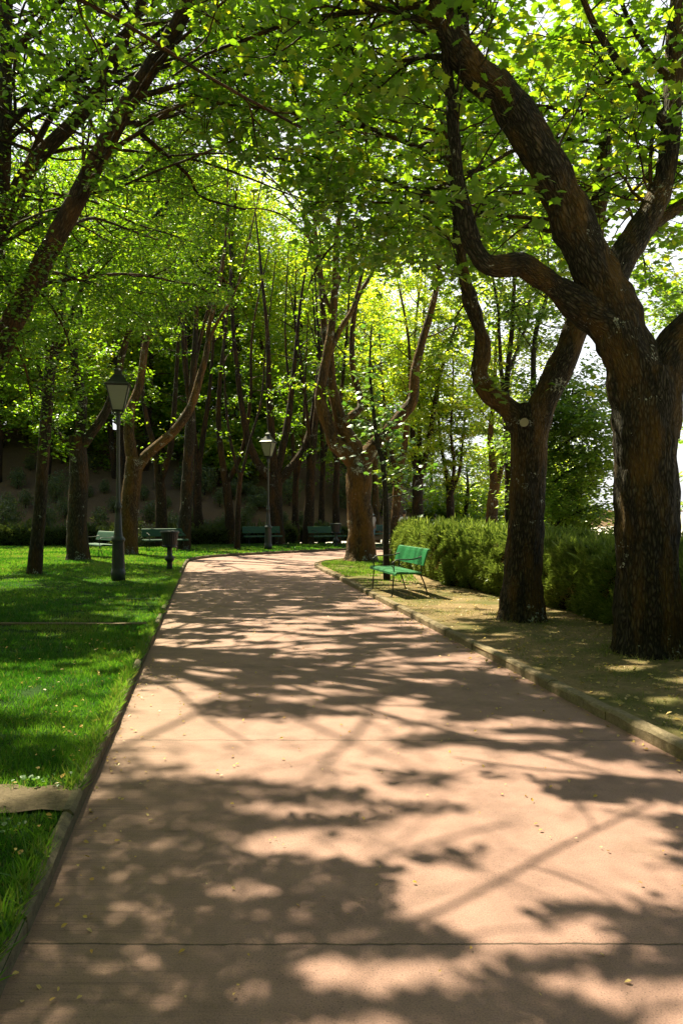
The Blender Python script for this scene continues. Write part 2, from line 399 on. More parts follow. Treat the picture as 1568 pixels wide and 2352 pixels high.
def dirt_mat(name, a, b_, dark, grn=None, bump=.02):
    m, nt, out = mat(name)
    tc = nd(nt, 'ShaderNodeTexCoord'); O = tc.outputs['Object']
    n1 = noise(nt, O, 1.1, 5, .6); n2 = noise(nt, O, 24, 5, .7); n3 = noise(nt, O, 130, 3, .7)
    c = mixc(nt, n1.outputs[0], a, b_)
    r = ramp(nt, n2.outputs[0], [(.35, .65), (.65, 1.15)]); c = mixc(nt, .8, c, r.outputs[0], 'MULTIPLY')
    r3 = ramp(nt, n3.outputs[0], [(.3, .6), (.6, 1.1)]); c = mixc(nt, .6, c, r3.outputs[0], 'MULTIPLY')
    if grn:
        n4 = noise(nt, O, .9, 5, .65); rg = ramp(nt, n4.outputs[0], [(.45, 0), (.6, 1)])
        c = mixc(nt, rg.outputs[0], c, grn)
    p = nd(nt, 'ShaderNodeBsdfPrincipled', i_Roughness=.95); p.inputs['Specular IOR Level'].default_value = .1
    nt.links.new(c, p.inputs['Base Color'])
    bp = nd(nt, 'ShaderNodeBump', i_Strength=.8, i_Distance=bump)
    nt.links.new(n2.outputs[0], bp.inputs['Height']); nt.links.new(bp.outputs[0], p.inputs['Normal'])
    nt.links.new(p.outputs[0], out.inputs[0])
    return m

PATH = path_mat()
LAWN = dirt_mat('lawn_soil', (.015, .042, .007), (.025, .06, .010), 0)
DIRT = dirt_mat('dry_dirt', (.22, .15, .082), (.30, .21, .12), 0, grn=(.12, .11, .042))
HILL = dirt_mat('hill_dirt', (.15, .095, .055), (.24, .155, .09), 0, bump=.08)
PLAIN = dirt_mat('haze_pale_plain', (.60, .55, .45), (.68, .62, .52), 0)  # haze and overexposure put into the colour as a near-white
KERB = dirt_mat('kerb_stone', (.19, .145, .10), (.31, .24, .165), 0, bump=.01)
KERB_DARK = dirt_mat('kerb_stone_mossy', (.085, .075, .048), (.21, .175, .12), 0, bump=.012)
SLAB = dirt_mat('slab_stone', (.11, .082, .055), (.22, .165, .115), 0, bump=.02)
IRON = simple('grey_painted_iron', (.030, .035, .042), .42, .0, .003, 90)
BLACK = simple('black_iron', (.018, .018, .018), .45, 0, .001)
DARKBIN = simple('dark_bin_metal', (.014, .017, .022), .4, 0, .001)
GREEN = simple('green_bench_paint', (.013, .15, .050), .45, 0, .0015, 30, .22)
GREEN2 = simple('green_bench_paint_dark', (.014, .070, .040), .6, 0, .0015, 30, .2)  # darker green for the farther benches
GLASS = None
def glass_mat():
    m, nt, out = mat('frosted_lamp_glass')
    d = nd(nt, 'ShaderNodeBsdfDiffuse'); d.inputs[0].default_value = (.42, .44, .36, 1)
    t = nd(nt, 'ShaderNodeBsdfTranslucent'); t.inputs[0].default_value = (.50, .54, .42, 1)
    g = nd(nt, 'ShaderNodeBsdfGlossy', i_Roughness=.2)
    x = nd(nt, 'ShaderNodeMixShader'); x.inputs[0].default_value = .55
    nt.links.new(d.outputs[0], x.inputs[1]); nt.links.new(t.outputs[0], x.inputs[2])
    y = nd(nt, 'ShaderNodeMixShader'); y.inputs[0].default_value = .07
    nt.links.new(x.outputs[0], y.inputs[1]); nt.links.new(g.outputs[0], y.inputs[2]); nt.links.new(y.outputs[0], out.inputs[0])
    return m
GLASS = glass_mat()
HCORE = simple('hedge_shade_core', (.010, .008, .004), .95, 0, .03, 25, .4, .05)  # near-black core: the hedge's inner shade is put into the colour
CUT = simple('cut_wood', (.30, .25, .19), .8, 0, .003, 40, .2)
SKIN = simple('skin', (.42, .25, .17), .6); SHIRT_P = simple('pale_pink_cloth', (.72, .60, .55), .9)
SHIRT_W = simple('white_cloth', (.78, .77, .75), .9); SHIRT_G = simple('pale_grey_cloth', (.55, .58, .62), .9)
JEANS = simple('light_denim', (.30, .42, .50), .9); HAIR = simple('dark_hair', (.02, .014, .01), .5); MASK = simple('pale_blue_mask', (.45, .66, .75), .9)
TROUS = simple('dark_cloth', (.05, .05, .06), .9)
WALL = simple('sand_render_wall', (.55, .42, .30), .9); ROOF = simple('clay_tile_roof', (.32, .14, .08), .9); WIN = simple('window_dark', (.03, .035, .04), .2)
PALE = simple('weathered_pales', (.16, .13, .11), .9)

# ------------------------------------------------------------------ ground
KD = np.array([.1788])
def kl(d): return -.688 - .1788 * d
def kr(d): return 3.04 - .1788 * d
LEFT = [(kl(d), d) for d in np.arange(-3, 23.6, 1.0)] + [(-4.93, 24.3), (-4.80, 25.3), (-4.35, 26.4), (-3.45, 27.4), (-2.25, 28.6), (-.95, 29.9), (.33, 30.9), (1.84, 31.9), (4, 33.4), (7, 36), (11, 41), (16, 48), (26, 62), (38, 78)]
RIGHT = [(kr(d), d) for d in np.arange(-3, 21.6, 1.0)] + [(-.80, 22.0), (-.74, 22.8), (-.45, 23.5), (.1, 24.4), (1.0, 25.6), (2.4, 27.2), (4.4, 29.3), (7, 31.9), (10.5, 36), (15, 42.5), (21, 51), (32, 66), (44, 82)]
def resample(c, step):
    c = np.array([(x, y, 0) for x, y in c]); r, _ = catmull(c, .1)
    s = np.concatenate([[0], np.cumsum(np.linalg.norm(np.diff(r, axis=0), axis=1))])
    t = np.arange(0, s[-1], step)
    return np.stack([np.interp(t, s, r[:, 0]), np.interp(t, s, r[:, 1])], -1)
def resample_n(c, n):
    c = np.array([(x, y, 0) for x, y in c]); r, _ = catmull(c, .1)
    s = np.concatenate([[0], np.cumsum(np.linalg.norm(np.diff(r, axis=0), axis=1))])
    t = np.linspace(0, s[-1], n)
    return np.stack([np.interp(t, s, r[:, 0]), np.interp(t, s, r[:, 1])], -1)

HEDGE_LINE = [(-45, 33), (-30, 33.2), (-20, 33.4), (-14, 33.6), (-9, 34.2), (-5, 35.3), (-2, 37), (1, 39.5), (5, 44), (10, 51), (20, 66), (32, 84)]
HL = resample(HEDGE_LINE, .5)
def hill_h(x, y):
    x = np.asarray(x, float); y = np.asarray(y, float)
    yl = np.interp(x, HL[:, 0], HL[:, 1])
    slope = np.interp(x, [-60, -4, 2, 8, 20], [.50, .46, .36, .16, .08])
    t = np.maximum(0, (y - yl) * .88 - .6)
    z = np.where(t < 16, t, 16 + (t - 16) * .15) * slope
    bumps = (fbm2(x, y, 2.3, 1.0) - .5) * .9 * np.clip(t / 3, 0, 1)
    return .08 + z + bumps
def right_h(x, y):
    x = np.asarray(x, float); y = np.asarray(y, float)
    t = np.maximum(0, x - 7.5 - np.maximum(0, y - 18) * .42)
    z = -.028 * t * t / (1 + .04 * t) 
    z = np.maximum(z, -13.0)
    y2 = np.maximum(0, y - 34)
    rise = (fbm2(x, y, 1.7, 4.0) - .5) * .05
    kx = np.interp(y, [-3, 22, 24, 30], [kr(-3), kr(22), 0, 5])
    return .07 + z - .05 * y2 + rise * np.clip((x - kx) / .5, 0, 1)
def path_h(y): return -.05 * np.maximum(0, y - 36)

def strip(inner, outer, n, hf, rows=24, pw=1.6):
    a = np.asarray(inner); b = np.asarray(outer)
    t = np.linspace(0, 1, rows) ** pw
    xy = a[:, None, :] * (1 - t[None, :, None]) + b[:, None, :] * t[None, :, None]
    z = hf(xy[..., 0], xy[..., 1])
    V = np.concatenate([xy, z[..., None]], -1).reshape(-1, 3)
    i = np.arange(len(a) - 1)[:, None] * rows; j = np.arange(rows - 1)[None]
    Fq = np.stack([i + j, i + j + 1, i + rows + j + 1, i + rows + j], -1).reshape(-1, 4)
    return (V, Fq, {}, 0)

N = 160
Ln = resample_n(LEFT, N); Rn = resample_n(RIGHT, N)
ch = strip(Ln, Rn, N, lambda x, y: path_h(y), rows=10, pw=1)
p = obj('path', [ch], PATH); tag(p, 'reddish concrete walk curving away to the right under the trees', 'path', kind='structure')

def interp_curve(c, n): return resample_n(c, n)
lo = np.vstack([np.stack([np.full(60, -45.), np.linspace(-3, 33, 60)], -1),])
inn = Ln; k0 = int(np.argmin(np.abs(Ln[:, 1] - 23.5)))
lo = np.vstack([np.stack([np.full(k0, -45.), np.linspace(-3, 33, k0)], -1), resample_n(HEDGE_LINE, N - k0)])
lawn = obj('lawn', [strip(Ln - 0.0, lo, N, lambda x, y: np.full_like(x, .07) + (fbm2(x, y, 3., 2.) - .5) * .04 + path_h(y), rows=40)], LAWN)
tag(lawn, 'mown green lawn left of the walk in broken shade', 'lawn', kind='structure')
hl = resample_n(HEDGE_LINE, 110)
ho = np.stack([np.linspace(-70, 70, 110), np.linspace(100, 150, 110)], -1)
hill = obj('hillside', [strip(hl, ho, 110, hill_h, rows=60, pw=1.5)], HILL); tag(hill, 'bare brown dirt slope rising behind the low hedge', 'hillside', kind='structure')
k1 = int(np.argmin(np.abs(Rn[:, 1] - 21.5)))
ro = np.vstack([np.stack([np.full(k1, 60.), np.linspace(-3, 20, k1)], -1), np.stack([np.full(N - k1, 60.), np.linspace(20, 82, N - k1)], -1)])
rg = obj('ground', [strip(Rn, ro, N, right_h, rows=70, pw=1.7)], DIRT); tag(rg, 'dry bare dirt with thin grass between walk and hedge', 'ground', kind='structure')
th = np.linspace(0, 2 * math.pi, 65)[:-1]
rr = [0, 60, 200, 600, 2000, 6000]
V = [(r * math.cos(a), r * math.sin(a), -14.0 - .004 * max(0, r - 200) ** .8) for r in rr for a in th]
Fq = [(i * 64 + j, i * 64 + (j + 1) % 64, (i + 1) * 64 + (j + 1) % 64, (i + 1) * 64 + j) for i in range(5) for j in range(64)]
pl = obj('plain', [(np.array(V), np.array(Fq), {}, 0)], PLAIN); tag(pl, 'dry plain far below the park, whitened to stand for haze', 'plain', kind='structure')

def kerb(name, curve, side, label):
    c = resample(curve, .98)
    chs = []
    W = .055 if side > 0 else .10
    for i in range(len(c) - 1):
        a, b = c[i], c[i + 1]
        d = b - a; L = np.linalg.norm(d); t = d / L; nrm2 = np.array([-t[1], t[0]]) * side
        g = .006
        z0 = path_h(a[1])
        j = rng.normal(0, .004, 2)
        pr = [(0, -.1), (0, .066), (.018, .086), (.034, .090), (W, .088), (W, -.1)]
        ns = 5
        V = []
        for s in range(ns + 1):
            q = a + t * (g + (L - 2 * g) * s / ns)
            for k, (w, z) in enumerate(pr):
                jj = rng.normal(0, .0035, 2) if k in (1, 2, 3) else (0, 0)
                V.append((q[0] + nrm2[0] * (w + j[0] + jj[0]), q[1] + nrm2[1] * (w + j[0] + jj[0]), z + (j[1] + jj[1] if z > 0 else 0) + z0))
        n = len(pr); Fq = []
        for s in range(ns):
            for k in range(n - 1):
                Fq.append((s * n + k, s * n + k + 1, (s + 1) * n + k + 1, (s + 1) * n + k))
        m = ns * n
        Fq += [(0, 1, 4, 5), (1, 2, 3, 4), (m, m + 5, m + 4, m + 1), (m + 1, m + 4, m + 3, m + 2)]
        chs.append((np.array(V), np.array(Fq), {}, 0))
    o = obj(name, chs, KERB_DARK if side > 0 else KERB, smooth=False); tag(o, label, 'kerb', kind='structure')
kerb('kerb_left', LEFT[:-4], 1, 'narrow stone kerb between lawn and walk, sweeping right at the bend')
kerb('kerb_right', RIGHT[:-3], -1, 'stone kerb of short blocks along the dry dirt verge')

def G(u, v, z=.08):
    d = F * (H - z) / (v - CV); return np.array([(u - CU) / F * d, d, z])
def flat_poly(name, pts, z, m, label, cat):
    V = np.array([[p[0], p[1], z] for p in pts] + [[p[0], p[1], z - .08] for p in pts]); n = len(pts)
    chs = [(V, np.array([[0, 1, 2, 3]]), {}, 0), (V * 1, np.array([[i, (i + 1) % n, n + (i + 1) % n, n + i] for i in range(n)]), {}, 0)]
    o = obj(name, chs, m, smooth=False); tag(o, label, cat, kind='structure'); return o
xs = np.linspace(0, 1, 60); x_ = -8.5 + (kl(3.9) - .05 + 8.5) * xs
y0_ = 3.72 + .05 * np.sin(xs * 40) + rng.normal(0, .02, 60); y1_ = 4.07 + .04 * np.sin(xs * 33 + 1) + rng.normal(0, .02, 60)
V = np.concatenate([np.stack([x_ + (kl(y0_[-1]) - kl(3.9)) * xs, y0_, np.full(60, .083)], -1), np.stack([x_, (y0_ + y1_) / 2, .093 + rng.normal(0, .004, 60)], -1), np.stack([x_ + (kl(y1_[-1]) - kl(3.9)) * xs, y1_, np.full(60, .083)], -1)])
Fq = np.array([(r * 60 + i, r * 60 + i + 1, (r + 1) * 60 + i + 1, (r + 1) * 60 + i) for r in range(2) for i in range(59)])
o = obj('worn_strip', [(V, Fq, {}, 0)], SLAB); tag(o, 'worn bare strip of old stone and earth crossing the lawn up to the kerb', 'paving', kind='structure')
flat_poly('stone_edging', [(kl(9.95) - .16, 9.95), (kl(10.07) - .16, 10.07), (-14, 10.20), (-14, 10.07)], .098, SLAB, 'thin pale stone edging line across the lawn', 'edging')

# ------------------------------------------------------------------ grass
def inside_lawn(x, y):
    d = np.array(y)
    lx = np.interp(y, Ln[:, 1], Ln[:, 0])
    m = x < lx - .06
    m &= ~((y > 3.77 + .05 * np.sin(x * 9)) & (y < 4.02 + .05 * np.sin(x * 7)) & (x > -9)) & ~((y > 9.93) & (y < 10.2))
    return m
def scatter(n, x0, x1, y0, y1):
    return rng.uniform(x0, x1, n), rng.uniform(y0, y1, n)
gch = []
def blades(x, y, z, hgt, wid, tint, lean=.5, slot=0):
    n = len(x)
    up = np.stack([rng.normal(0, lean, n), rng.normal(0, lean, n), np.ones(n)], -1)
    a = rng.uniform(0, 2 * math.pi, n)
    nor = np.stack([np.cos(a), np.sin(a), np.zeros(n)], -1)
    nor = nor - up * (nor * up).sum(-1, keepdims=True) / (up * up).sum(-1, keepdims=True)
    return leaf_chunk(np.stack([x, y, z], -1), nor, up, hgt, tint, 'blade', width=wid, slot=slot)
for (y0, y1, dens, hh, ww) in ((1.8, 5, 12000, .040, .16), (5, 8, 8000, .042, .17), (8, 12, 4000, .05, .19), (12, 18, 2000, .05, .26), (18, 26, 1000, .055, .4), (26, 36, 420, .06, .7)):
    x0 = -.47 * y1 - 1.0; x1 = kl(y0) + (3 if y0 > 20 else 0) + (3 if y0 >= 26 else 0)
    x, y = scatter(int(dens * (x1 - x0) * (y1 - y0) * .8), x0, x1, y0, y1)
    if y0 < 24: m = inside_lawn(x, y)
    else:
        lx = np.array([0.])
        m = y > np.interp(x, Ln[k0:, 0], Ln[k0:, 1]) + .15
        m &= y < np.interp(x, HL[:, 0], HL[:, 1])
        m |= (y < 24.5) & (x < -5.1)
    x, y = x[m], y[m]
    bare_ = fbm2(x, y, .45, 21.) > rng.uniform(.22, .42, len(x)); x, y = x[bare_], y[bare_]
    t = np.clip(.35 + (fbm2(x, y, 1.2, 7.) - .5) * 1.5 + (fbm2(x, y, .3, 17.) - .5) * .7 + rng.normal(0, .16, len(x)), 0, .9)
    t = np.where(rng.random(len(x)) < .05, 1.0, t)
    lk = 1 + 1.0 * np.clip(fbm2(x, y, .5, 9.) - .52, 0, 1)
    gch.append(blades(x, y, np.full(len(x), .065), hh * rng.uniform(.6, 1.3, len(x)) * lk, ww, t, .45))
n = 2500; y = rng.uniform(2.2, 4.2, n); x = kl(y) - .08 - rng.random(n) * 1.8; cl_ = (fbm2(x, y, .4, 31.) > .55) & inside_lawn(x, y); x, y = x[cl_], y[cl_]; n = len(x); a = rng.uniform(0, 6.28, n)
gch.append(leaf_chunk(np.stack([x, y, rng.uniform(.085, .12, n)], -1), np.stack([rng.normal(0, .4, n), rng.normal(0, .4, n), np.ones(n)], -1), np.stack([np.cos(a), np.sin(a), np.zeros(n)], -1), rng.uniform(.018, .035, n), rng.uniform(.1, .6, n), 'ovate', width=1.5))
# tufts leaning over the kerb edge
dd = rng.uniform(2, 18, 11000); x = kl(dd) - .035 - rng.uniform(0, .10, len(dd)); ok = (dd < 3.76) | (dd > 4.03); x, dd = x[ok], dd[ok]
keep = fbm2(x, dd, .35, 3.) > .40; x, dd = x[keep], dd[keep]
gch.append(blades(x + .02, dd, np.full(len(x), .075), rng.uniform(.05, .12, len(x)), .1, rng.uniform(.2, .9, len(x)), .7))
# right bank: green near the pollard, thin and dry nearer
x, y = scatter(60000, -1, 4, 15.5, 26)
m = (x > np.interp(y, Rn[:k1 + 30, 1], Rn[:k1 + 30, 0]) + .2) & (x < 1.7) & (rng.random(len(x)) < np.clip((y - 15.2) / 3, 0, 1)) & (fbm2(x, y, .9, 4.) > .36)
gch.append(blades(x[m], y[m], np.full(m.sum(), .065), .05 * rng.uniform(.6, 1.3, m.sum()), .35, np.clip(rng.normal(.6, .2, m.sum()), 0, 1), .5))
g = obj('grass', gch, GRASS, smooth=False); tag(g, 'short mown grass blades of the lawn and the bank', 'grass', kind='stuff')
x, y = scatter(60000, 0, 6.5, 2, 15)
cl = fbm2(x, y, .7, 6.)
m = (x > kr(y) + .2) & (x < kr(y) + 3.2) & (cl > .50) & (rng.random(len(x)) < np.clip((cl - .48) * 5, 0, 1))
def foot(c, r0, n):
    a = rng.uniform(0, 6.28, n); q = r0 + rng.exponential(.09, n); xx = c[0] + q * np.cos(a); yy = c[1] + q * np.sin(a)
    return blades(xx, yy, right_h(xx, yy) - .005, .06 * rng.uniform(.4, 1.5, n), .14, np.clip(rng.normal(.45, .28, n), 0, 1), .8)
dg = obj('dry_grass', [foot((3.34, 8.05), .42, 420), foot((2.58, 10.6), .35, 380), foot((.6, 23.2), .5, 500), blades(x[m], y[m], right_h(x[m], y[m]) - .005, .04 * rng.uniform(.5, 1.4, m.sum()), .16, np.clip(rng.normal(.5, .28, m.sum()), 0, 1), .8)], DRYGRASS, smooth=False)
tag(dg, 'thin dry grass tufts on the dirt verge', 'grass', kind='stuff')

# fallen leaves
def lying(x, y, z, s, t):
    n = len(x); a = rng.uniform(0, 6.28, n)
    nor = np.stack([rng.normal(0, .35, n), rng.normal(0, .35, n), np.ones(n)], -1)
    ax = np.stack([np.cos(a), np.sin(a), rng.normal(0, .2, n)], -1)
    return leaf_chunk(np.stack([x, y, z], -1), nor, ax, s, t, 'ovate')
d = 2.4 + 16 * rng.random(620); w = rng.random(620)
x = kl(d) + .05 + w * 3.6
fl = [lying(x, d, np.full(620, .012), rng.uniform(.014, .034, 620) * (.7 + .04 * d), rng.random(620))]
d = rng.uniform(2.3, 8, 110); x = kl(d) + .03 + rng.exponential(.12, 110)
fl.append(lying(x, d, np.full(110, .012), rng.uniform(.015, .032, 110), rng.random(110)))
d = rng.uniform(3, 14, 160); x = kr(d) - .03 - rng.exponential(.09, 160)
fl.append(lying(x, d, np.full(160, .012), rng.uniform(.02, .05, 160), rng.random(160)))
d = rng.uniform(3, 9, 150); x = kl(d) - .1 - rng.random(150) ** 2 * 1.8
fl.append(lying(x, d, np.full(150, .11), rng.uniform(.02, .038, 150), rng.random(150)))
d = rng.uniform(4, 16, 1500); x = kr(d) + .2 + rng.random(1500) * 2.3
fl.append(lying(x, d, right_h(x, d) + .008, rng.uniform(.02, .055, 1500), .4 + .6 * rng.random(1500)))
fo = obj('fallen_leaves', fl, LITTER, smooth=False); tag(fo, 'small yellow fallen leaves strewn over walk and verge', 'fallen leaves', kind='stuff')

# ------------------------------------------------------------------ trees
NLEAF = 0; LP = []
CELL = .25; GC = np.zeros((400, 440)); LAI = 4.4
def thin(pos, area):  # drops surplus leaves per sun column to set crown brightness
    """cap the leaf layers along each sun ray, to set how bright the crowns are"""
    k = pos[:, 2] / SUN[2]
    ix = np.clip(((pos[:, 0] - SUN[0] * k + 50) / CELL).astype(int), 0, 399); iy = np.clip(((pos[:, 1] - SUN[1] * k + 40) / CELL).astype(int), 0, 439)
    perm = rng.permutation(len(pos)); c = (ix * 440 + iy)[perm]
    o = np.argsort(c, kind='stable'); cs = c[o]
    first = np.concatenate([[True], cs[1:] != cs[:-1]]); st = np.maximum.accumulate(np.where(first, np.arange(len(cs)), 0))
    rank = np.empty(len(c)); rank[perm[o]] = np.arange(len(cs)) - st
    cover = GC[ix, iy] + rank * area / CELL ** 2
    m = cover < LAI * rng.uniform(.75, 1.25, len(pos))
    np.add.at(GC, (ix[m], iy[m]), area[m] / CELL ** 2)
    return m
def bare(pos, tree):
    m = np.ones(len(pos), bool)
    for c, r, t0, t1, rad in tree.bare:
        a = c[int(t0 * (len(c) - 1)):int(t1 * (len(c) - 1)) + 1:3]
        for q in a: m &= ((pos - q) ** 2).sum(-1) > rad * rad
    return m
class Tree:
    def __init__(s, bark, leafmat, kind='ovate', size=.1, k=12, filt=True, seg=12):
        s.bark, s.leafmat, s.kind, s.size, s.k, s.filt, s.seg = bark, leafmat, kind, size, k, filt, seg
        s.wood, s.sp, s.limbs, s.bare = [], [], [], []
    def limb(s, pts, rads, seg=None, gnarl=.10, step=.15, ridge=0.0, record=True):
        if len(rads) != len(pts): rads = np.interp(np.linspace(0, 1, len(pts)), np.linspace(0, 1, len(rads)), rads)
        c, r = catmull(pts, step, rads)
        s.wood.append(tube(c, r, seg or s.seg, gnarl, ridge=ridge))
        if record: s.limbs.append((c, r))
        return c, r
    def ramify(s, limb, t0, n1, L1, n2, L2, up=.2, bias=(0, 0, 0), r1=.03, t1=1.0, flat=1.0, sp=3, fine=True):
        c, r = limb
        m = len(c); az = rng.uniform(0, 6.28)
        bias = np.array(bias, float)
        for i in range(n1):
            t = t0 + (t1 - t0) * (i + rng.random()) / n1
            ii = min(m - 2, int(t * (m - 1))); p0 = c[ii]; tan = nrm(c[ii + 1] - c[ii])
            az += 2.4 + rng.normal(0, .3)
            a = nrm(np.cross(tan, [0.3, .1, 1.]) if abs(tan[2]) < .9 else np.cross(tan, [1., 0, 0])); b = np.cross(tan, a)
            rad = a * math.cos(az) + b * math.sin(az); rad[2] *= flat
            d = nrm(tan * .40 + rad * .9 + np.array([0, 0, up]) + bias)
            L = L1 * (1 - .4 * t) * rng.uniform(.65, 1.25)
            bp = s.wander(p0, d, L, 6, .17, .015)
            if s.filt == True and lit(bp, 0).mean() > .75: continue
            rb = min(r[ii] * .6, r1 * rng.uniform(.7, 1.2))
            s.wood.append(tube(bp, np.linspace(rb, .005, len(bp)), 5))
            for j in range(n2):
                q = (.22 + .78 * (j + rng.random()) / n2) * (len(bp) - 1); jj = min(len(bp) - 2, int(q)); f = q - jj
                p1 = bp[jj] * (1 - f) + bp[jj + 1] * f; bt = nrm(bp[jj + 1] - bp[jj])
                h = rng.normal(0, 1, 3); h[2] *= .45
                d2 = nrm(bt * .55 + nrm(h) * .9 + np.array([0, 0, .08]))
                cp = s.wander(p1, d2, L2 * rng.uniform(.6, 1.3), 3, .2, -.02)
                if s.filt == True and lit(cp, 0).mean() > .5: continue
                if fine: s.wood.append(tube(cp, [.008, .006, .005, .003], 3))
                for q2 in np.linspace(.35, 1, sp):
                    kk = q2 * 3; k2 = min(2, int(kk)); s.sp.append((cp[k2] + (cp[k2 + 1] - cp[k2]) * (kk - k2), nrm(cp[k2 + 1] - cp[k2])))
            for q2 in (.75, 1.0):
                k2 = min(len(bp) - 2, int(q2 * (len(bp) - 1))); s.sp.append((bp[k2 + 1], nrm(bp[k2 + 1] - bp[k2])))
    def shelf(s, limb, t0, t1, n, L, a0, a1, rise=.12, r0=.036, n1=12, L1=1.3, n2=6, L2=.5, drop=0.0):
        c, r = limb
        for i in range(n):
            t = t0 + (t1 - t0) * (i + rng.random()) / n
            ii = min(len(c) - 1, int(t * (len(c) - 1)))
            a = math.radians(a0 + (a1 - a0) * ((i * .618 + .31 * rng.random()) % 1.0))
            d = nrm([math.cos(a), math.sin(a), rise + .35])
            for _ in range(6):
                pts = s.wander(c[ii], d, L * rng.uniform(.7, 1.2), 7, .11, -.06)
                if lit(pts, 0).mean() < .55: break
                a = math.radians(rng.uniform(a0, a1)); d = nrm([math.cos(a), math.sin(a), rise + .35])
            ra = min(r0, r[ii] * .75)
            l = s.limb(pts, np.linspace(ra, .012, len(pts)), 8, .1, .25, record=False)
            s.ramify(l, .12, n1, L1, n2, L2, up=.02, r1=.018, flat=.45)
    @staticmethod
    def wander(p, d, L, n, curl, upt):
        pts = [np.array(p, float)]; d = np.array(d, float)
        for _ in range(n):
            d = nrm(d + rng.normal(0, curl, 3) + np.array([0, 0, upt])); pts.append(pts[-1] + d * L / n)
        return np.array(pts)
    def leaves(s, tint=(.42, .2), spread=.42, lat=.16, droop=.25, slot=0, tilt=.45):
        global NLEAF
        SP = np.array([a for a, b in s.sp]); SD = np.array([b for a, b in s.sp])
        k = s.k
        p = np.repeat(SP, k, 0); d = np.repeat(SD, k, 0); n = len(p)
        side = nrm(np.cross(d, [0, 0, 1.]) + 1e-6)
        st = rng.uniform(-.25, spread, n)[:, None]; lt = rng.normal(0, lat, n)[:, None]
        pos = p + d * st + side * lt + rng.normal(0, .05, (n, 3)) - np.array([0, 0, 1.]) * (np.abs(lt) * droop + rng.random((n, 1)) * .06)
        nor = np.stack([rng.normal(0, tilt, n), rng.normal(0, tilt, n), np.ones(n)], -1)
        ax = d * .5 + side * np.sign(lt) * .8 + rng.normal(0, .4, (n, 3)); ax[:, 2] -= .35
        spt = np.repeat(rng.normal(0, .17, len(SP)), k)
        t = np.clip(tint[0] + spt + rng.normal(0, tint[1] * .6, n), 0, 1)
        size = s.size * rng.uniform(.65, 1.25, n)
        if s.filt:
            m = ~lit(pos) | (rng.random(len(pos)) < 1 - float(s.filt))
            if s.bare: m &= bare(pos, s)
            if s.filt == True: m[m] = thin(pos[m], size[m] ** 2 * .45)
            pos, nor, ax, t, size = pos[m], nor[m], ax[m], t[m], size[m]
        NLEAF += len(pos); LP.append(pos)
        return leaf_chunk(pos, nor, ax, size, t, s.kind, slot=slot)
    def build(s, name, label, base, cat='tree', group=None, **kw):
        root = thing(name, label, cat, tuple(base), 0, group)
        off = np.array(base, float)
        tr = obj('trunk', [(v - off, f, a, ms) for v, f, a, ms in s.wood], s.bark, root)
        if s.sp:
            v, f, a, ms = s.leaves(**kw)
            if len(v): obj('crown', [(v - off, f, a, ms)], s.leafmat, root, smooth=False)
        s.root = root
        return root

def PP(lst, d0, d1=None):
    d1 = d0 if d1 is None else d1
    n = len(lst)
    return [P(u, v, d0 + (d1 - d0) * i / (n - 1)) for i, (u, v) in enumerate(lst)]

# --- big maple right, nearest
T = Tree(BARK_A, LEAF_MAPLE, 'maple', .13, 5, seg=40)
dA = 8.05; bA = np.array([3.34, dA, .02])
c, r = catmull([bA + (0, 0, -.15), bA + (0, 0, .12), P(1487, 1380, dA), P(1484, 1200, dA), P(1481, 1050, dA), P(1482, 940, dA), P(1486, 850, dA)], .05, [.45, .375, .335, .32, .32, .35, .30])
T.wood.append(tube(c, r, 110, .07, ridge=.032, flare=(.14, .16, .7)))
l1 = T.limb([P(1484, 1000, dA), P(1462, 880, dA), P(1432, 780, dA), P(1398, 690, dA), P(1338, 560, 7.95), P(1275, 425, 7.85), P(1210, 300, 7.75), P(1150, 215, 7.7), P(1088, 160, 7.6), P(1040, 95, 7.5), P(1008, 20, 7.4), P(975, -90, 7.3), P(950, -260, 7.1)],
       [.30, .29, .285, .26, .225, .205, .195, .18, .16, .13, .11, .095, .06], 60, .17, .06, .022)
l2 = T.limb([P(1495, 1000, dA), P(1515, 880, dA), P(1545, 805, dA), P(1590, 750, dA), P(1680, 640, 8.1), P(1760, 430, 8.2), P(1800, 150, 8.2)], [.28, .26, .22, .19, .17, .14, .09], 40, .08, .06, .015)
l3 = T.limb([P(1385, 690, 8.15), P(1425, 600, 8.3), P(1485, 500, 8.4), P(1525, 405, 8.5), P(1540, 270, 8.55), P(1549, 100, 8.6), P(1560, -80, 8.6), P(1570, -260, 8.5)], [.17, .16, .145, .12, .105, .10, .085, .05], 32, .15, .08, .006)
l3b = T.limb([P(1420, 640, 8.5), P(1455, 575, 8.7), P(1500, 515, 8.9), P(1568, 468, 9.1), P(1660, 400, 9.3)], [.10, .09, .085, .075, .04], 16, .08)
l4 = T.limb([P(1395, 745, dA), P(1340, 715, 8.0), P(1290, 678, 8.0), P(1240, 637, 7.95), P(1195, 607, 7.9), P(1150, 612, 7.85), P(1112, 602, 7.8), P(1080, 545, 7.8), P(1060, 450, 7.75), P(1045, 330, 7.7), P(1033, 220, 7.7), P(1022, 90, 7.6), P(1010, -60, 7.5)],
       [.22, .185, .155, .135, .125, .135, .105, .085, .072, .066, .06, .05, .035], 28, .30, .06, .008)
l5 = T.limb([P(1085, 165, 7.6), P(1066, 90, 7.6), P(1062, 0, 7.6), P(1060, -150, 7.6)], [.07, .06, .055, .035], 14, .06)
t1 = T.limb([P(1530, 295, 8.5), P(1470, 215, 8.4), P(1410, 130, 8.3), P(1365, 60, 8.2), P(1325, -40, 8.1), P(1290, -160, 8)], [.06, .055, .045, .04, .03, .02], 10, .1)
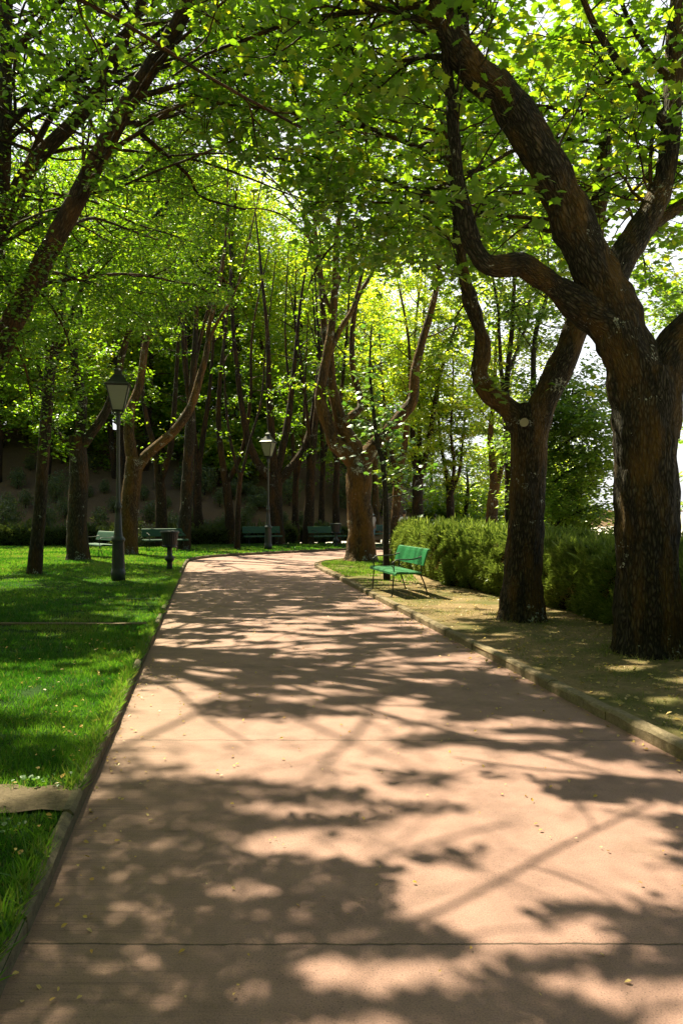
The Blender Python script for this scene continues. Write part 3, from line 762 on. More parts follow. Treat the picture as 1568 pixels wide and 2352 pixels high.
t2 = T.limb([P(1530, 180, 8.6), P(1485, 115, 8.6), P(1442, 45, 8.6), P(1412, -40, 8.6)], [.04, .032, .026, .02], 8, .1)
t3 = T.limb([P(1440, 175, 8.4), P(1390, 190, 8.5), P(1330, 230, 8.6), P(1270, 290, 8.7)], [.022, .018, .014, .008], 6, .1)
t4 = T.limb([P(1500, 480, 8.4), P(1450, 440, 8.5), P(1420, 395, 8.6), P(1360, 430, 8.7), P(1290, 470, 8.8)], [.022, .018, .014, .012, .008], 6, .1)
t5 = T.limb([P(1494, 480, 8.45), P(1492, 380, 8.5), P(1497, 270, 8.5)], [.028, .024, .016], 8, .1)
T.bare += [(*l1, .1, .75, .42), (*l3, 0, .75, .35), (*l4, .1, .6, .22), (*t1, 0, .6, .18), (*t2, 0, .6, .15)]
T.ramify(l1, .50, 9, 1.1, 4, .45, up=.3, r1=.02)
T.ramify(l3, .35, 6, 1.3, 4, .45, up=.1, r1=.028, bias=(-.1, .25, 0))
T.ramify(l3b, .3, 6, 1.3, 5, .5, r1=.02, bias=(.1, .3, .1))
T.ramify(l4, .42, 16, 1.15, 5, .45, up=.05, r1=.016, bias=(.1, .2, 0))
T.ramify(l5, .2, 6, 1.0, 5, .5, r1=.02)
T.ramify(l2, .55, 8, 1.6, 5, .6, r1=.03, bias=(.3, 0, .2))
for t in (t1, t2, t3, t4, t5): T.ramify(t, .15, 8, .95, 4, .42, r1=.014, bias=(0, .15, -.05))
T.shelf(l1, .74, .98, 7, 3.4, 80, 230, n1=11, L1=1.2, n2=5)
T.shelf(l2, .7, .98, 2, 3.0, -20, 160, n1=10, L1=1.2, n2=5)
T.build('maple_tree', 'massive gnarled maple, nearest on the right, with a limb arching to the left', bA, tint=(.52, .26))

# --- second maple right
T = Tree(BARK_B, LEAF_MAPLE, 'maple', .13, 11, seg=32)
dB = 10.6; bB = np.array([2.58, dB, .04])
c, r = catmull([bB + (0, 0, -.15), bB + (0, 0, .1), P(1200, 1330, dB), P(1208, 1180, dB), P(1213, 1060, dB), P(1215, 985, dB), P(1220, 930, dB)], .06, [.40, .335, .275, .245, .245, .265, .2])
T.wood.append(tube(c, r, 80, .07, ridge=.022, flare=(.14, .18, 2.2)))
b1 = T.limb([P(1216, 1020, dB), P(1240, 940, dB), P(1272, 870, dB), P(1305, 800, dB), P(1328, 725, dB), P(1350, 620, 10.7), P(1372, 480, 10.8), P(1390, 330, 10.9), P(1400, 150, 11)], [.22, .2, .195, .18, .165, .15, .12, .09, .05], 36, .08, .07, .012)
b2 = T.limb([P(1212, 1020, dB), P(1190, 965, dB), P(1155, 930, dB), P(1115, 892, 10.5), P(1100, 858, 10.5), P(1108, 800, 10.5), P(1097, 742, 10.4), P(1075, 680, 10.4), P(1062, 620, 10.4), P(1055, 560, 10.4), P(1048, 470, 10.3), P(1030, 360, 10.2), P(1005, 220, 10)],
            [.21, .18, .14, .13, .125, .105, .10, .10, .075, .07, .06, .05, .03], 28, .30, .06, .008)
T.ramify(b1, .45, 12, 2.0, 6, .6, up=.15, r1=.03)
T.ramify(b2, .42, 15, 1.6, 6, .55, up=.05, r1=.02, bias=(.15, .15, 0))
for (u, v) in ((1160, 890), (1130, 880), (1290, 870), (1330, 860)):
    T.sp += [(P(u + rng.normal(0, 20), v + rng.normal(0, 18), dB - .15), nrm(rng.normal(0, 1, 3))) for _ in range(5)]
T.shelf(b1, .5, .98, 8, 4.6, 60, 190, n1=11, L1=1.2, n2=5); T.shelf(b2, .7, .98, 9, 4.4, 20, 200, n1=11, L1=1.2, n2=6)
root = T.build('maple_tree', 'forked maple with a pale sawn stub at its fork, between bench and nearest maple', bB, tint=(.50, .24))
stub, sr = catmull([P(1212, 985, dB), P(1203, 970, dB - .30)], .06, [.10, .062])
so = obj('cut_stub', [(v - bB, f, a, ms) for v, f, a, ms in [tube(stub, sr, 20, .12)]], BARK_B, root)
ctr = stub[-1] - bB; q = tube(stub, sr, 20, .12)[0][-20:] - bB
co = obj('cut_face', [(np.vstack([ctr, q]), np.array([[0, 1 + i, 1 + (i + 1) % 20] for i in range(20)]), {}, 0)], CUT, so, smooth=False)

# --- centre pollard by the bend
T = Tree(BARK_C, LEAF, 'ovate', .13, 22, seg=18)
dC = 23.2; bC = np.array([.60, dC, .06])
c, r = catmull([bC + (0, 0, -.2), bC + (0, 0, .15), P(828, 1220, dC), P(824, 1140, dC), P(825, 1085, dC), P(827, 1050, dC)], .1, [.60, .47, .40, .385, .41, .36])
T.wood.append(tube(c, r, 44, .08, ridge=.025, flare=(.3, .30, 4.0)))
Ls = [([(826, 1075), (800, 1045), (772, 1022), (760, 990), (737, 931), (737, 891), (751, 814), (762, 745), (770, 635), (773, 543), (788, 440), (800, 330)], [.33, .28, .24, .22, .19, .165, .14, .125, .105, .085, .06, .03]),
      ([(828, 1070), (812, 1025), (788, 983), (772, 928), (760, 873), (758, 818), (745, 763), (738, 653), (725, 540), (715, 430)], [.3, .25, .22, .18, .15, .13, .11, .09, .06, .03]),
      ([(788, 970), (812, 950), (828, 936), (825, 905), (811, 854), (808, 781), (817, 697), (839, 653), (868, 600), (900, 520)], [.12, .12, .115, .11, .1, .09, .08, .065, .05, .03]),
      ([(755, 815), (781, 756), (810, 708), (828, 640), (850, 540), (880, 430)], [.1, .085, .075, .06, .045, .025]),
      ([(765, 690), (790, 600), (815, 500), (840, 400)], [.07, .06, .045, .02]),
      ([(765, 740), (735, 640), (708, 540), (690, 440)], [.06, .05, .04, .02]),
      ([(830, 1075), (848, 1035), (872, 1010), (916, 961), (948, 918), (952, 855), (967, 792), (986, 726), (1000, 670), (1006, 600), (1020, 480)], [.3, .25, .21, .19, .17, .15, .13, .11, .09, .07, .03])]
LC = [T.limb(PP(a, dC, dC + rng.uniform(-1.2, 1.2)), b, 14, .10, .2) for a, b in Ls]
for l, t0, n in zip(LC, (.45, .45, .45, .3, .2, .2, .5), (13, 11, 11, 11, 8, 8, 11)):
    T.ramify(l, t0, n, 2.2, 6, .8, up=.15, r1=.035)
    T.ramify(l, .12, 7, .8, 4, .4, up=.2, r1=.012, t1=.6)
T.shelf(LC[0], .75, 1.0, 6, 4.0, 170, 300, n1=12, L1=1.4, L2=.6); T.shelf(LC[6], .7, 1.0, 6, 4.2, 210, 330, n1=12, L1=1.4, L2=.6); T.shelf(LC[1], .75, 1.0, 5, 4.0, 190, 280, n1=12, L1=1.4, L2=.6)
T.build('pollard_tree', 'stout pollard with orange bark and white lichen standing at the bend', bC, tint=(.38, .2))

# --- young tree behind the bench
T = Tree(BARK_D, LEAF_YOUNG, 'maple', .135, 9, filt=.92, seg=12)
dD = 16.6; bD = np.array([1.02, dD, .06])
l = T.limb([bD + (0, 0, -.1), P(886, 1250, dD), P(885, 1150, dD), P(878, 1065, dD), P(866, 1015, dD), P(858, 950, dD), P(850, 870, dD), P(850, 800, dD), P(853, 745, dD)], [.085, .07, .06, .055, .05, .042, .034, .024, .01], 16, .04, .1)
T.ramify(l, .55, 20, .50, 4, .26, up=.55, r1=.012, bias=(.22, 0, 0)); T.ramify(l, .34, 18, 1.1, 4, .35, up=.25, r1=.014, t1=.62, bias=(.75, 0, 0))
T.build('young_tree', 'young thin leaning tree with fresh green leaves right behind the green bench', bD, tint=(.45, .3))

# --- leaning tree left, near
T = Tree(BARK_L, LEAF, 'ovate', .085, 40, seg=20)
bE = np.array([-7.75, 12.2, .06])
e1 = T.limb([bE + (0, 0, -.1), P(0, 800, 11.88), P(80, 640, 11.75), P(165, 480, 11.62), P(290, 245, 11.35), P(400, 70, 11.09), P(470, -80, 10.82), P(560, -260, 10.56), P(640, -420, 10.30)], [0.277, 0.178, 0.161, 0.148, 0.132, 0.116, 0.092, 0.066, 0.040], 24, .05, .08, .006)
e2 = T.limb([P(318, 222, 11.22), P(430, 190, 10.96), P(513, 164, 10.69), P(590, 128, 10.43), P(666, 92, 10.16), P(760, 40, 9.77)], [0.045, 0.037, 0.032, 0.026, 0.021, 0.013], 8, .1)
e3 = T.limb([P(308, 288, 11.35), P(420, 241, 11.35), P(500, 236, 11.35), P(590, 236, 11.35), P(718, 302, 11.35), P(800, 300, 11.35)], [0.048, 0.040, 0.034, 0.029, 0.021, 0.013], 8, .1)
e4 = T.limb([P(325, 308, 11.48), P(430, 400, 12.14), P(461, 451, 12.54), P(564, 482, 12.94)], [0.040, 0.032, 0.024, 0.013], 6, .1)
e5 = T.limb([P(430, 10, 10.96), P(560, 60, 10.56), P(700, 50, 9.77), P(860, 20, 8.98)], [0.040, 0.033, 0.024, 0.013], 8, .1)
T.bare += [(*e1, .10, .78, .75), (*e2, 0, .5, .25), (*e3, 0, .5, .25)]
T.ramify(e1, .55, 14, 2.2, 6, .6, up=.15, r1=.03)
for l in (e2, e3): T.ramify(l, .15, 10, 1.15, 6, .45, up=0, r1=.015, flat=.5)
T.ramify(e4, .2, 6, .9, 5, .4, r1=.012, flat=.6)
for l in (e5,): T.ramify(l, .15, 11, 1.5, 6, .5, up=.05, r1=.018, flat=.6)
T.shelf(e1, .42, .80, 10, 5.0, -60, 90, n1=14)
for (u, v, dd_) in ((150, 470, 11.3), (120, 520, 11.3), (40, 640, 11.5), (20, 560, 11.3), (60, 690, 11.4)):
    for _ in range(5): T.sp.append((P(u + rng.normal(0, 18), v + rng.normal(0, 25), dd_), nrm(rng.normal(0, 1, 3))))
T.build('leaning_tree', 'reddish leaning tree at the left edge, its bare bough slanting across the sky', bE, tint=(.40, .2))

T = Tree(BARK_L, LEAF, 'ovate', .085, 40, seg=16)
bE2 = np.array([-8.7, 13.8, .06])
e1 = T.limb([bE2 + (0, 0, -.1), P(-150, 900, 13.52), P(-20, 590, 13.13), P(60, 400, 12.87), P(200, 245, 12.61), P(285, 95, 12.35), P(350, -60, 12.09), P(420, -260, 11.70), P(480, -450, 11.44)], [0.247, 0.182, 0.150, 0.130, 0.114, 0.099, 0.083, 0.058, 0.033], 20, .06, .1, .005)
e2 = T.limb([P(200, 250, 12.61), P(130, 150, 12.74), P(60, 110, 12.87), P(-60, 60, 13.00)], [0.065, 0.052, 0.039, 0.019], 8, .1)
e3 = T.limb([P(40, 430, 12.87), P(110, 280, 13.26), P(190, 160, 13.65), P(280, 20, 14.04)], [0.065, 0.058, 0.052, 0.026], 8, .1)
T.bare += [(*e1, .12, .68, .35)]
T.ramify(e1, .4, 18, 2.4, 7, .65, up=.1, r1=.03); T.ramify(e2, .2, 9, 1.6, 6, .5, r1=.02); T.ramify(e3, .2, 10, 1.6, 6, .5, r1=.02)
T.shelf(e1, .40, .85, 9, 5.0, -60, 90, n1=14); T.shelf(e1, .35, .8, 7, 3.8, 90, 260, n1=12)
for (u0, v0, dd_) in ((-60, 620, 11.5), (-40, 760, 11.5), (60, 700, 13)):
    hb = T.limb([P(u0 - 60, v0 - 60, dd_), P(u0 + 20, v0 - 40, dd_), P(u0 + 90, v0 + 60, dd_), P(u0 + 120, v0 + 190, dd_)], [0.039, 0.033, 0.019, 0.008], 6, .1)
    T.ramify(hb, .15, 12, .9, 5, .4, up=-.15, r1=.012)
T.build('leaning_tree', 'darker leaning tree behind the left edge bough, slanting at the same angle', bE2, tint=(.36, .2))

T = Tree(BARK_G, LEAF, 'ovate', .09, 38, seg=14)
bE3 = np.array([-6.9, 13.2, .06])
e1 = T.limb([bE3 + (0, 0, -.1), P(-70, 800, 13.2), P(-10, 560, 13.1), P(8, 350, 13), P(12, 120, 13), P(20, -100, 13), P(40, -380, 13)], [.2, .16, .145, .135, .12, .1, .05], 16, .06, .12)
e2 = T.limb([P(10, 300, 13), P(80, 230, 12.6), P(170, 160, 12.2), P(300, 60, 11.8), P(420, -60, 11.4)], [.06, .05, .04, .03, .015], 8, .1)
e3 = T.limb([P(12, 150, 13), P(120, 20, 12.5), P(280, -90, 12), P(460, -200, 11.2)], [.07, .05, .04, .02], 8, .1)
T.ramify(e1, .35, 20, 3.0, 8, .8, up=.05, r1=.035, bias=(.1, -.1, 0)); T.ramify(e2, .1, 12, 2.0, 7, .7, r1=.02); T.ramify(e3, .1, 12, 2.2, 7, .7, r1=.02)
T.shelf(e1, .58, .98, 13, 5.0, -50, 75, n1=13); T.shelf(e1, .4, .9, 8, 4.0, 100, 270, n1=12)
T.build('upright_tree', 'dark upright trunk against the left edge high among the leaves', bE3, tint=(.36, .2))

# a tree just outside the frame at left whose boughs reach over the walk
T = Tree(BARK_L, LEAF, 'ovate', .09, 36, seg=14)
bO = np.array([-6.4, 3.6, .06])
e1 = T.limb([bO + (0, 0, -.1), bO + (.2, .2, 2.5), bO + (.7, .5, 5.0), bO + (1.3, 1.0, 7.5), bO + (1.7, 1.2, 10.5)], [.26, .2, .16, .12, .05], 16, .06, .12)
T.shelf(e1, .42, .95, 19, 5.8, -40, 60, n1=16, r0=.026); T.shelf(e1, .5, .95, 6, 3.0, 80, 320, n1=10)
T.build('leaning_tree', 'tree outside the left edge, boughs reaching in over the near lawn and walk', bO, tint=(.36, .2))

# --- lawn and wood trees, each from its own outline
def mid_tree(name, label, d, trunk, rad, limbs, bark=BARK_W, leafmat=LEAF, size=.125, k=30, crown=(2.4, 12, 6, .85), filt=True, tint=(.42, .2), group=None, baseh=.06, t0=.28, up=.12, seg=14, tops=True, shelf=()):
    T = Tree(bark, leafmat, 'ovate', size, k, filt, seg)
    b = P(trunk[0][0], trunk[0][1], d); b[2] = baseh
    pts = [b + (0, 0, -.2), b + (0, 0, .12)] + [P(u, v, d) for u, v in trunk[1:]]
    n = len(pts)
    rr = np.linspace(rad, rad * .82, n); rr[0] *= 1.5; rr[1] *= 1.22
    tl = T.limb(pts, rr, seg + 6, .07, .15, .008 if rad > .2 else 0, record=False)
    L1, n1, n2, L2 = crown
    for lm in limbs:
        pl_, r0 = lm[0], lm[1]
        pts = PP(pl_, d, d + rng.uniform(-1.5, 1.5))
        top = pts[-1]; dv = nrm(pts[-1] - pts[-2])
        if tops and top[2] < 13:
            ext = top + nrm(dv + np.array([rng.normal(0, .2), rng.normal(0, .3), .8])) * rng.uniform(2.5, 5)
            pts = pts + [ext]; r0 = r0 * 1.05
        l = T.limb(pts, np.linspace(r0, .02, len(pts)) ** 1.0, max(8, seg - 4), .10, .25)
        T.ramify(l, t0, n1, L1, n2, L2, up=up, r1=.035, fine=d < 28)
    for l in T.limbs: T.ramify(l, .04, 7, .8, 4, .4, up=.1, r1=.012, t1=.55, fine=d < 28)
    for a in shelf: T.shelf(T.limbs[a[0]], *a[1:], n1=13, L1=1.4, n2=6, L2=.6)
    return T.build(name, label, b, group=group, tint=tint)

mid_tree('slim_tree', 'slim dark trunk at the left, nearest on the lawn, forking into two stems', 18.2, [(80, 1315), (92, 1180), (100, 1050), (108, 950), (115, 850), (120, 800)], .155,
         [([(119, 830), (105, 760), (103, 700), (105, 620), (95, 500), (80, 380)], .08), ([(120, 820), (138, 720), (152, 620), (165, 520), (190, 380)], .10), ([(112, 880), (150, 770), (180, 680), (225, 590), (300, 530), (380, 470)], .07)],
         bark=BARK_G, crown=(2.4, 11, 7, .8), size=.12, k=24, shelf=((1, .62, 1.0, 10, 4.8, -75, 25), (0, .6, 1.0, 6, 3.6, 120, 260)))
mid_tree('lichen_tree', 'thick trunk with grey lichen behind the slim dark one on the lawn', 23.6, [(180, 1283), (178, 1200), (182, 1110), (180, 1040), (178, 1000)], .32,
         [([(180, 1030), (190, 920), (170, 830), (182, 720), (190, 620), (185, 520), (200, 400)], .17), ([(185, 1030), (235, 960), (262, 900), (285, 800), (310, 720), (325, 620), (340, 480)], .16), ([(172, 1040), (135, 1000), (110, 960), (100, 880), (60, 760)], .13)],
         bark=BARK_G, crown=(2.8, 12, 7, .9), size=.13, shelf=((1, .66, 1.0, 9, 4.8, -80, 20),))
mid_tree('forked_tree', 'orange barked tree behind the nearest lamp, one limb sweeping out to the right', 26.8, [(291, 1272), (297, 1180), (305, 1100), (309, 1050)], .36,
         [([(308, 1085), (297, 1000), (300, 940), (322, 880), (335, 790), (355, 720), (378, 640), (390, 520)], .22), ([(309, 1085), (335, 1047), (399, 991), (439, 933), (461, 860), (476, 805), (480, 750), (505, 650), (520, 520)], .21), ([(345, 770), (330, 700), (315, 600)], .08), ([(476, 790), (500, 740), (535, 680), (560, 600)], .07)],
         bark=BARK_C, crown=(2.6, 12, 7, .9), size=.135)
mid_tree('wood_tree', 'dark forked trunk between the orange barked tree and the bin, by the low hedge', 32.5, [(372, 1250), (370, 1150), (365, 1090)], .26, [([(366, 1110), (352, 1020), (335, 950), (325, 850), (330, 720)], .15), ([(367, 1110), (392, 1030), (402, 920), (410, 780), (420, 620)], .15)], size=.15)
mid_tree('straight_tree', 'straight mottled trunk right behind the waste bin near the path', 29.8, [(422, 1260), (428, 1150), (433, 1050), (438, 980)], .25, [([(437, 1000), (443, 880), (450, 760), (452, 620), (460, 480)], .19), ([(440, 960), (425, 850), (415, 700), (400, 560)], .09), ([(445, 850), (470, 740), (510, 600)], .08)], bark=BARK_G, size=.14)
mid_tree('wood_tree', 'dark crooked trunk right of the straight mottled one, by the clipped hedge', 35, [(461, 1247), (453, 1150), (455, 1060)], .23, [([(455, 1080), (470, 980), (482, 890), (490, 760), (480, 600)], .15), ([(454, 1080), (445, 980), (430, 860), (425, 700)], .13)], size=.16)
mid_tree('wood_tree', 'leaning reddish trunk behind the very slim lawn tree', 35, [(530, 1248), (527, 1180), (517, 1090)], .24, [([(518, 1110), (503, 990), (505, 880), (520, 740), (530, 600)], .17), ([(520, 1110), (555, 1040), (575, 920), (580, 760)], .12)], bark=BARK_L, size=.16)
mid_tree('slim_tree', 'very slim pale trunk on the lawn edge left of the second lamp', 30, [(545, 1261), (548, 1150), (553, 1085)], .115, [([(552, 1100), (535, 1040), (522, 960), (515, 850)], .07), ([(553, 1100), (575, 1010), (600, 920), (610, 800)], .06)], size=.14, crown=(1.6, 6, 5, .7))
mid_tree('spreading_tree', 'broad dark tree spreading its limbs like a cup behind the second lamp', 34.5, [(633, 1248), (631, 1160), (632, 1090)], .40,
         [([(630, 1110), (595, 1068), (573, 1020), (558, 950), (545, 850), (535, 750), (530, 600)], .22), ([(632, 1105), (624, 1000), (618, 900), (615, 780), (600, 620)], .2), ([(634, 1110), (678, 1062), (702, 1020), (717, 960), (728, 880), (738, 780), (740, 640)], .22), ([(633, 1100), (657, 990), (670, 900), (680, 800), (692, 680)], .2)], size=.15, crown=(2.4, 7, 6, .9))
mid_tree('wood_tree', 'short orange-brown trunk between the spreading tree and the darker straight one', 37, [(679, 1243), (678, 1160), (680, 1100)], .18, [([(680, 1110), (672, 1010), (665, 900), (655, 760)], .12), ([(680, 1110), (695, 1020), (700, 900)], .10)], bark=BARK_L, size=.16)
mid_tree('straight_tree', 'nearly black straight trunk right of the spreading tree, left of the far bench', 34.8, [(707, 1249), (712, 1130), (716, 1050)], .25, [([(716, 1070), (726, 950), (735, 850), (728, 720), (720, 560)], .17), ([(716, 1060), (705, 950), (690, 820)], .11)], size=.16)
mid_tree('wood_tree', 'thin brown trunk behind the far bench, against the sunlit bank', 39.5, [(738, 1238), (739, 1150), (742, 1060)], .17, [([(742, 1080), (738, 960), (730, 840), (720, 700)], .12), ([(742, 1070), (760, 960), (770, 850)], .09)], size=.17)
mid_tree('wood_tree', 'slender dark trunk beside the far waste bin, left of the pollard', 35.5, [(774, 1247), (771, 1150), (774, 1060)], .18, [([(774, 1080), (778, 960), (790, 840), (800, 700)], .13), ([(774, 1080), (760, 990), (750, 880)], .08)], size=.16)
mid_tree('wood_tree', 'sunlit orange trunk behind the walker, right of the pollard', 42, [(863, 1236), (862, 1130), (861, 1040)], .20, [([(861, 1060), (868, 950), (872, 830), (860, 680)], .14), ([(861, 1050), (845, 940), (835, 800)], .1)], bark=BARK_C, size=.18, leafmat=LEAF_SUNNY, k=15, tint=(.5, .25), filt=False)
mid_tree('pink_barked_tree', 'pale pinkish trunk beyond the hedge, left of the person with short hair', 33, [(908, 1262), (911, 1150), (914, 1095)], .24, [([(914, 1110), (930, 1010), (940, 900), (935, 760)], .16), ([(914, 1110), (895, 1020), (880, 900)], .12)], bark=BARK_C, size=.15, leafmat=LEAF_SUNNY, k=15, tint=(.5, .25), filt=False, baseh=0)
mid_tree('twin_tree', 'dark thick trunk beyond the hedge between the two people, with one leaning stem', 36, [(962, 1262), (958, 1150), (960, 1085)], .30, [([(958, 1110), (947, 1000), (950, 880), (955, 740)], .16), ([(960, 1110), (963, 1000), (966, 880), (972, 720)], .15), ([(962, 1110), (985, 1007), (1009, 867), (1047, 744), (1070, 620)], .17)], size=.16, leafmat=LEAF_SUNNY, k=15, tint=(.5, .25), filt=False, baseh=-.1)
mid_tree('multi_stem_tree', 'black many-stemmed tree beyond the hedge beside a far lamp', 38, [(1036, 1262), (1034, 1180), (1032, 1130)], .24, [([(1032, 1140), (1025, 1090), (1012, 1020), (1005, 930), (1008, 830)], .12), ([(1033, 1140), (1042, 1070), (1035, 990), (1040, 880)], .11), ([(1034, 1140), (1055, 1080), (1062, 1010), (1075, 900)], .1)], size=.16, leafmat=LEAF_SUNNY, k=15, tint=(.5, .25), filt=False, baseh=-.1)
mid_tree('sunlit_tree', 'bright orange sunlit trunk beyond the hedge, just left of the forked maple', 29, [(1127, 1262), (1130, 1160), (1137, 1105)], .25, [([(1136, 1120), (1130, 1060), (1125, 1000), (1135, 900), (1140, 760)], .16), ([(1138, 1120), (1155, 1060), (1160, 980), (1175, 860)], .11)], bark=BARK_C, size=.14, leafmat=LEAF_SUNNY, k=15, tint=(.5, .25), filt=False, baseh=0)
mid_tree('slim_tree', 'slim grey trunk rising close behind the left edge of the forked maple', 19.5, [(1166, 1262), (1166, 1110), (1164, 1010), (1160, 930)], .10, [([(1161, 950), (1165, 850), (1175, 760), (1180, 660), (1195, 520)], .08), ([(1161, 940), (1150, 850), (1145, 760), (1135, 660)], .06), ([(1165, 860), (1195, 780), (1215, 700)], .05)], bark=BARK_G, size=.12, leafmat=LEAF_MAPLE, tint=(.5, .2), filt=True, crown=(1.9, 8, 6, .75), baseh=0)

# trees just beyond the hedge on the right, crowns hanging low
def hang_tree(name, label, d, u, z0, spots, size=.12, k=13, leafmat=LEAF_COOL, tint=(.5, .3), extra=()):
    T = Tree(BARK_D, leafmat, 'ovate', size, k, False, 10)
    b = P(u, 1400, d); b[2] = z0
    top = P(u + 10, 800, d)
    tl = T.limb([b + (0, 0, -.3), b * .5 + top * .5 + (.1, 0, 0), top, top + (.5, .6, 1.6), top + (.7, 1.3, 3.6)], [.13, .10, .06, .045, .015], 12, .10, .2)
    T.ramify(tl, .6, 16, 1.5, 6, .5, up=.1, r1=.02)
    for (uu, vv, l, n) in spots:
        m0 = P(u + rng.normal(0, 5), vv + 110, d); e = P(uu, vv, d + rng.uniform(-1.2, 1.2))
        l_ = T.limb([m0, m0 * .45 + e * .55 + (0, 0, .25), e], [.055, .035, .01], 7, .1, .2)
        T.ramify(l_, .25, n, l, 6, .55, up=-.05, r1=.015, flat=.7)
    return T.build(name, label, b, tint=tint)
hang_tree('ash_tree', 'dark leafy tree low beyond the hedge between the two maples, one bare branch rising', 18.5, 1215, -.4,
          [(1390, 980, 1.5, 10), (1370, 1060, 1.5, 11), (1330, 1130, 1.3, 10), (1385, 1160, 1.2, 10), (1300, 1190, 1.1, 8), (1290, 1000, 1.3, 9), (1340, 920, 1.4, 9), (1400, 880, 1.2, 6)])
hang_tree('ash_tree', 'leafy tree right of the nearest maple trunk, its sprays hanging in the white sky', 21, 1680, -2.0,
          [(1500, 720, 1.0, 4), (1560, 660, 1.0, 4), (1550, 760, .9, 4), (1590, 1000, .8, 5), (1600, 1130, .8, 4), (1470, 640, 1.0, 4)], leafmat=LEAF_COOL, tint=(.6, .3))

# ------------------------------------------------------------------ the far wood, with unseen trees around the viewer: one mass
W = Tree(BARK_W, LEAF_FAR, 'diamond', .25, 15, False, 8)
def wood_tree(x, y, z, h, r, n1=22):
    b = np.array([x, y, z])
    lean = rng.normal(0, .05, 2)
    top = b + np.array([lean[0] * h, lean[1] * h, h])
    tr = W.limb([b - (0, 0, .4), b + (top - b) * .35 + (rng.normal(0, .2), 0, 0), b + (top - b) * .7 + (rng.normal(0, .3), 0, 0), top], [.2, .16, .1, .03], 8, .08, .5)
    W.ramify(tr, .18, n1, r, 5, r * .40, up=.12, r1=.05, sp=3, fine=False)
cnt = 0
while cnt < 140:
    y = rng.uniform(40, 78); u = rng.uniform(-350, 1330)
    x = (u - CU) / F * y
    yl = np.interp(x, HL[:, 0], HL[:, 1])
    if x < 12 and y < yl + (3 if cnt % 3 else 8): continue
    if y < 53 and x < 1 and rng.random() < .22: continue
    z = float(hill_h(x, y)) if x < 6 else float(-.05 * (y - 36))
    if u > 850 and rng.random() < .45: cnt += 1; continue
    hmax = (18 if 150 < u < 850 else 15) if u < 900 else np.interp(u, [900, 1050, 1300], [15, 13, 9])
    wood_tree(x, y, z, rng.uniform(.75, 1.1) * hmax, rng.uniform(2.6, 3.6)); cnt += 1
# lower undergrowth belt so the wood has a foot
for _ in range(46):
    y = rng.uniform(46, 70); u = rng.uniform(300, 1330); x = (u - CU) / F * y
    z = float(hill_h(x, y)) if x < 6 else float(-.05 * (y - 36))
    wood_tree(x, y, z, rng.uniform(2.5, 6), rng.uniform(1.6, 2.4), 12)
for _ in range(30):
    y = rng.uniform(42, 58); u = rng.uniform(-350, 760); x = (u - CU) / F * y
    if y < np.interp(x, HL[:, 0], HL[:, 1]) + 7.5: continue
    wood_tree(x, y, float(hill_h(x, y)), rng.uniform(2.2, 5), rng.uniform(1.3, 2.0), 11)
for _ in range(30):  # unseen trees far left, put in to hold back sky light
    wood_tree(rng.uniform(-32, -17), rng.uniform(-12, 30), .05, rng.uniform(11, 16), rng.uniform(3, 3.6), 18)
for _ in range(34):  # unseen trees behind the viewer, added to cut the sky's fill light
    wood_tree(rng.uniform(-14, 18), rng.uniform(-17, -4.5), .05, rng.uniform(10, 15), rng.uniform(3, 3.6), 18)
lv = W.leaves(tint=(.56, .26), spread=.9, lat=.4, slot=1)
wo = obj('woods', W.wood + [lv], [BARK_W, LEAF_FAR], smooth=False)
tag(wo, 'sunlit green wood closing the view up the slope behind the lawn trees, and unseen trees around the viewer', 'woods', kind='stuff')

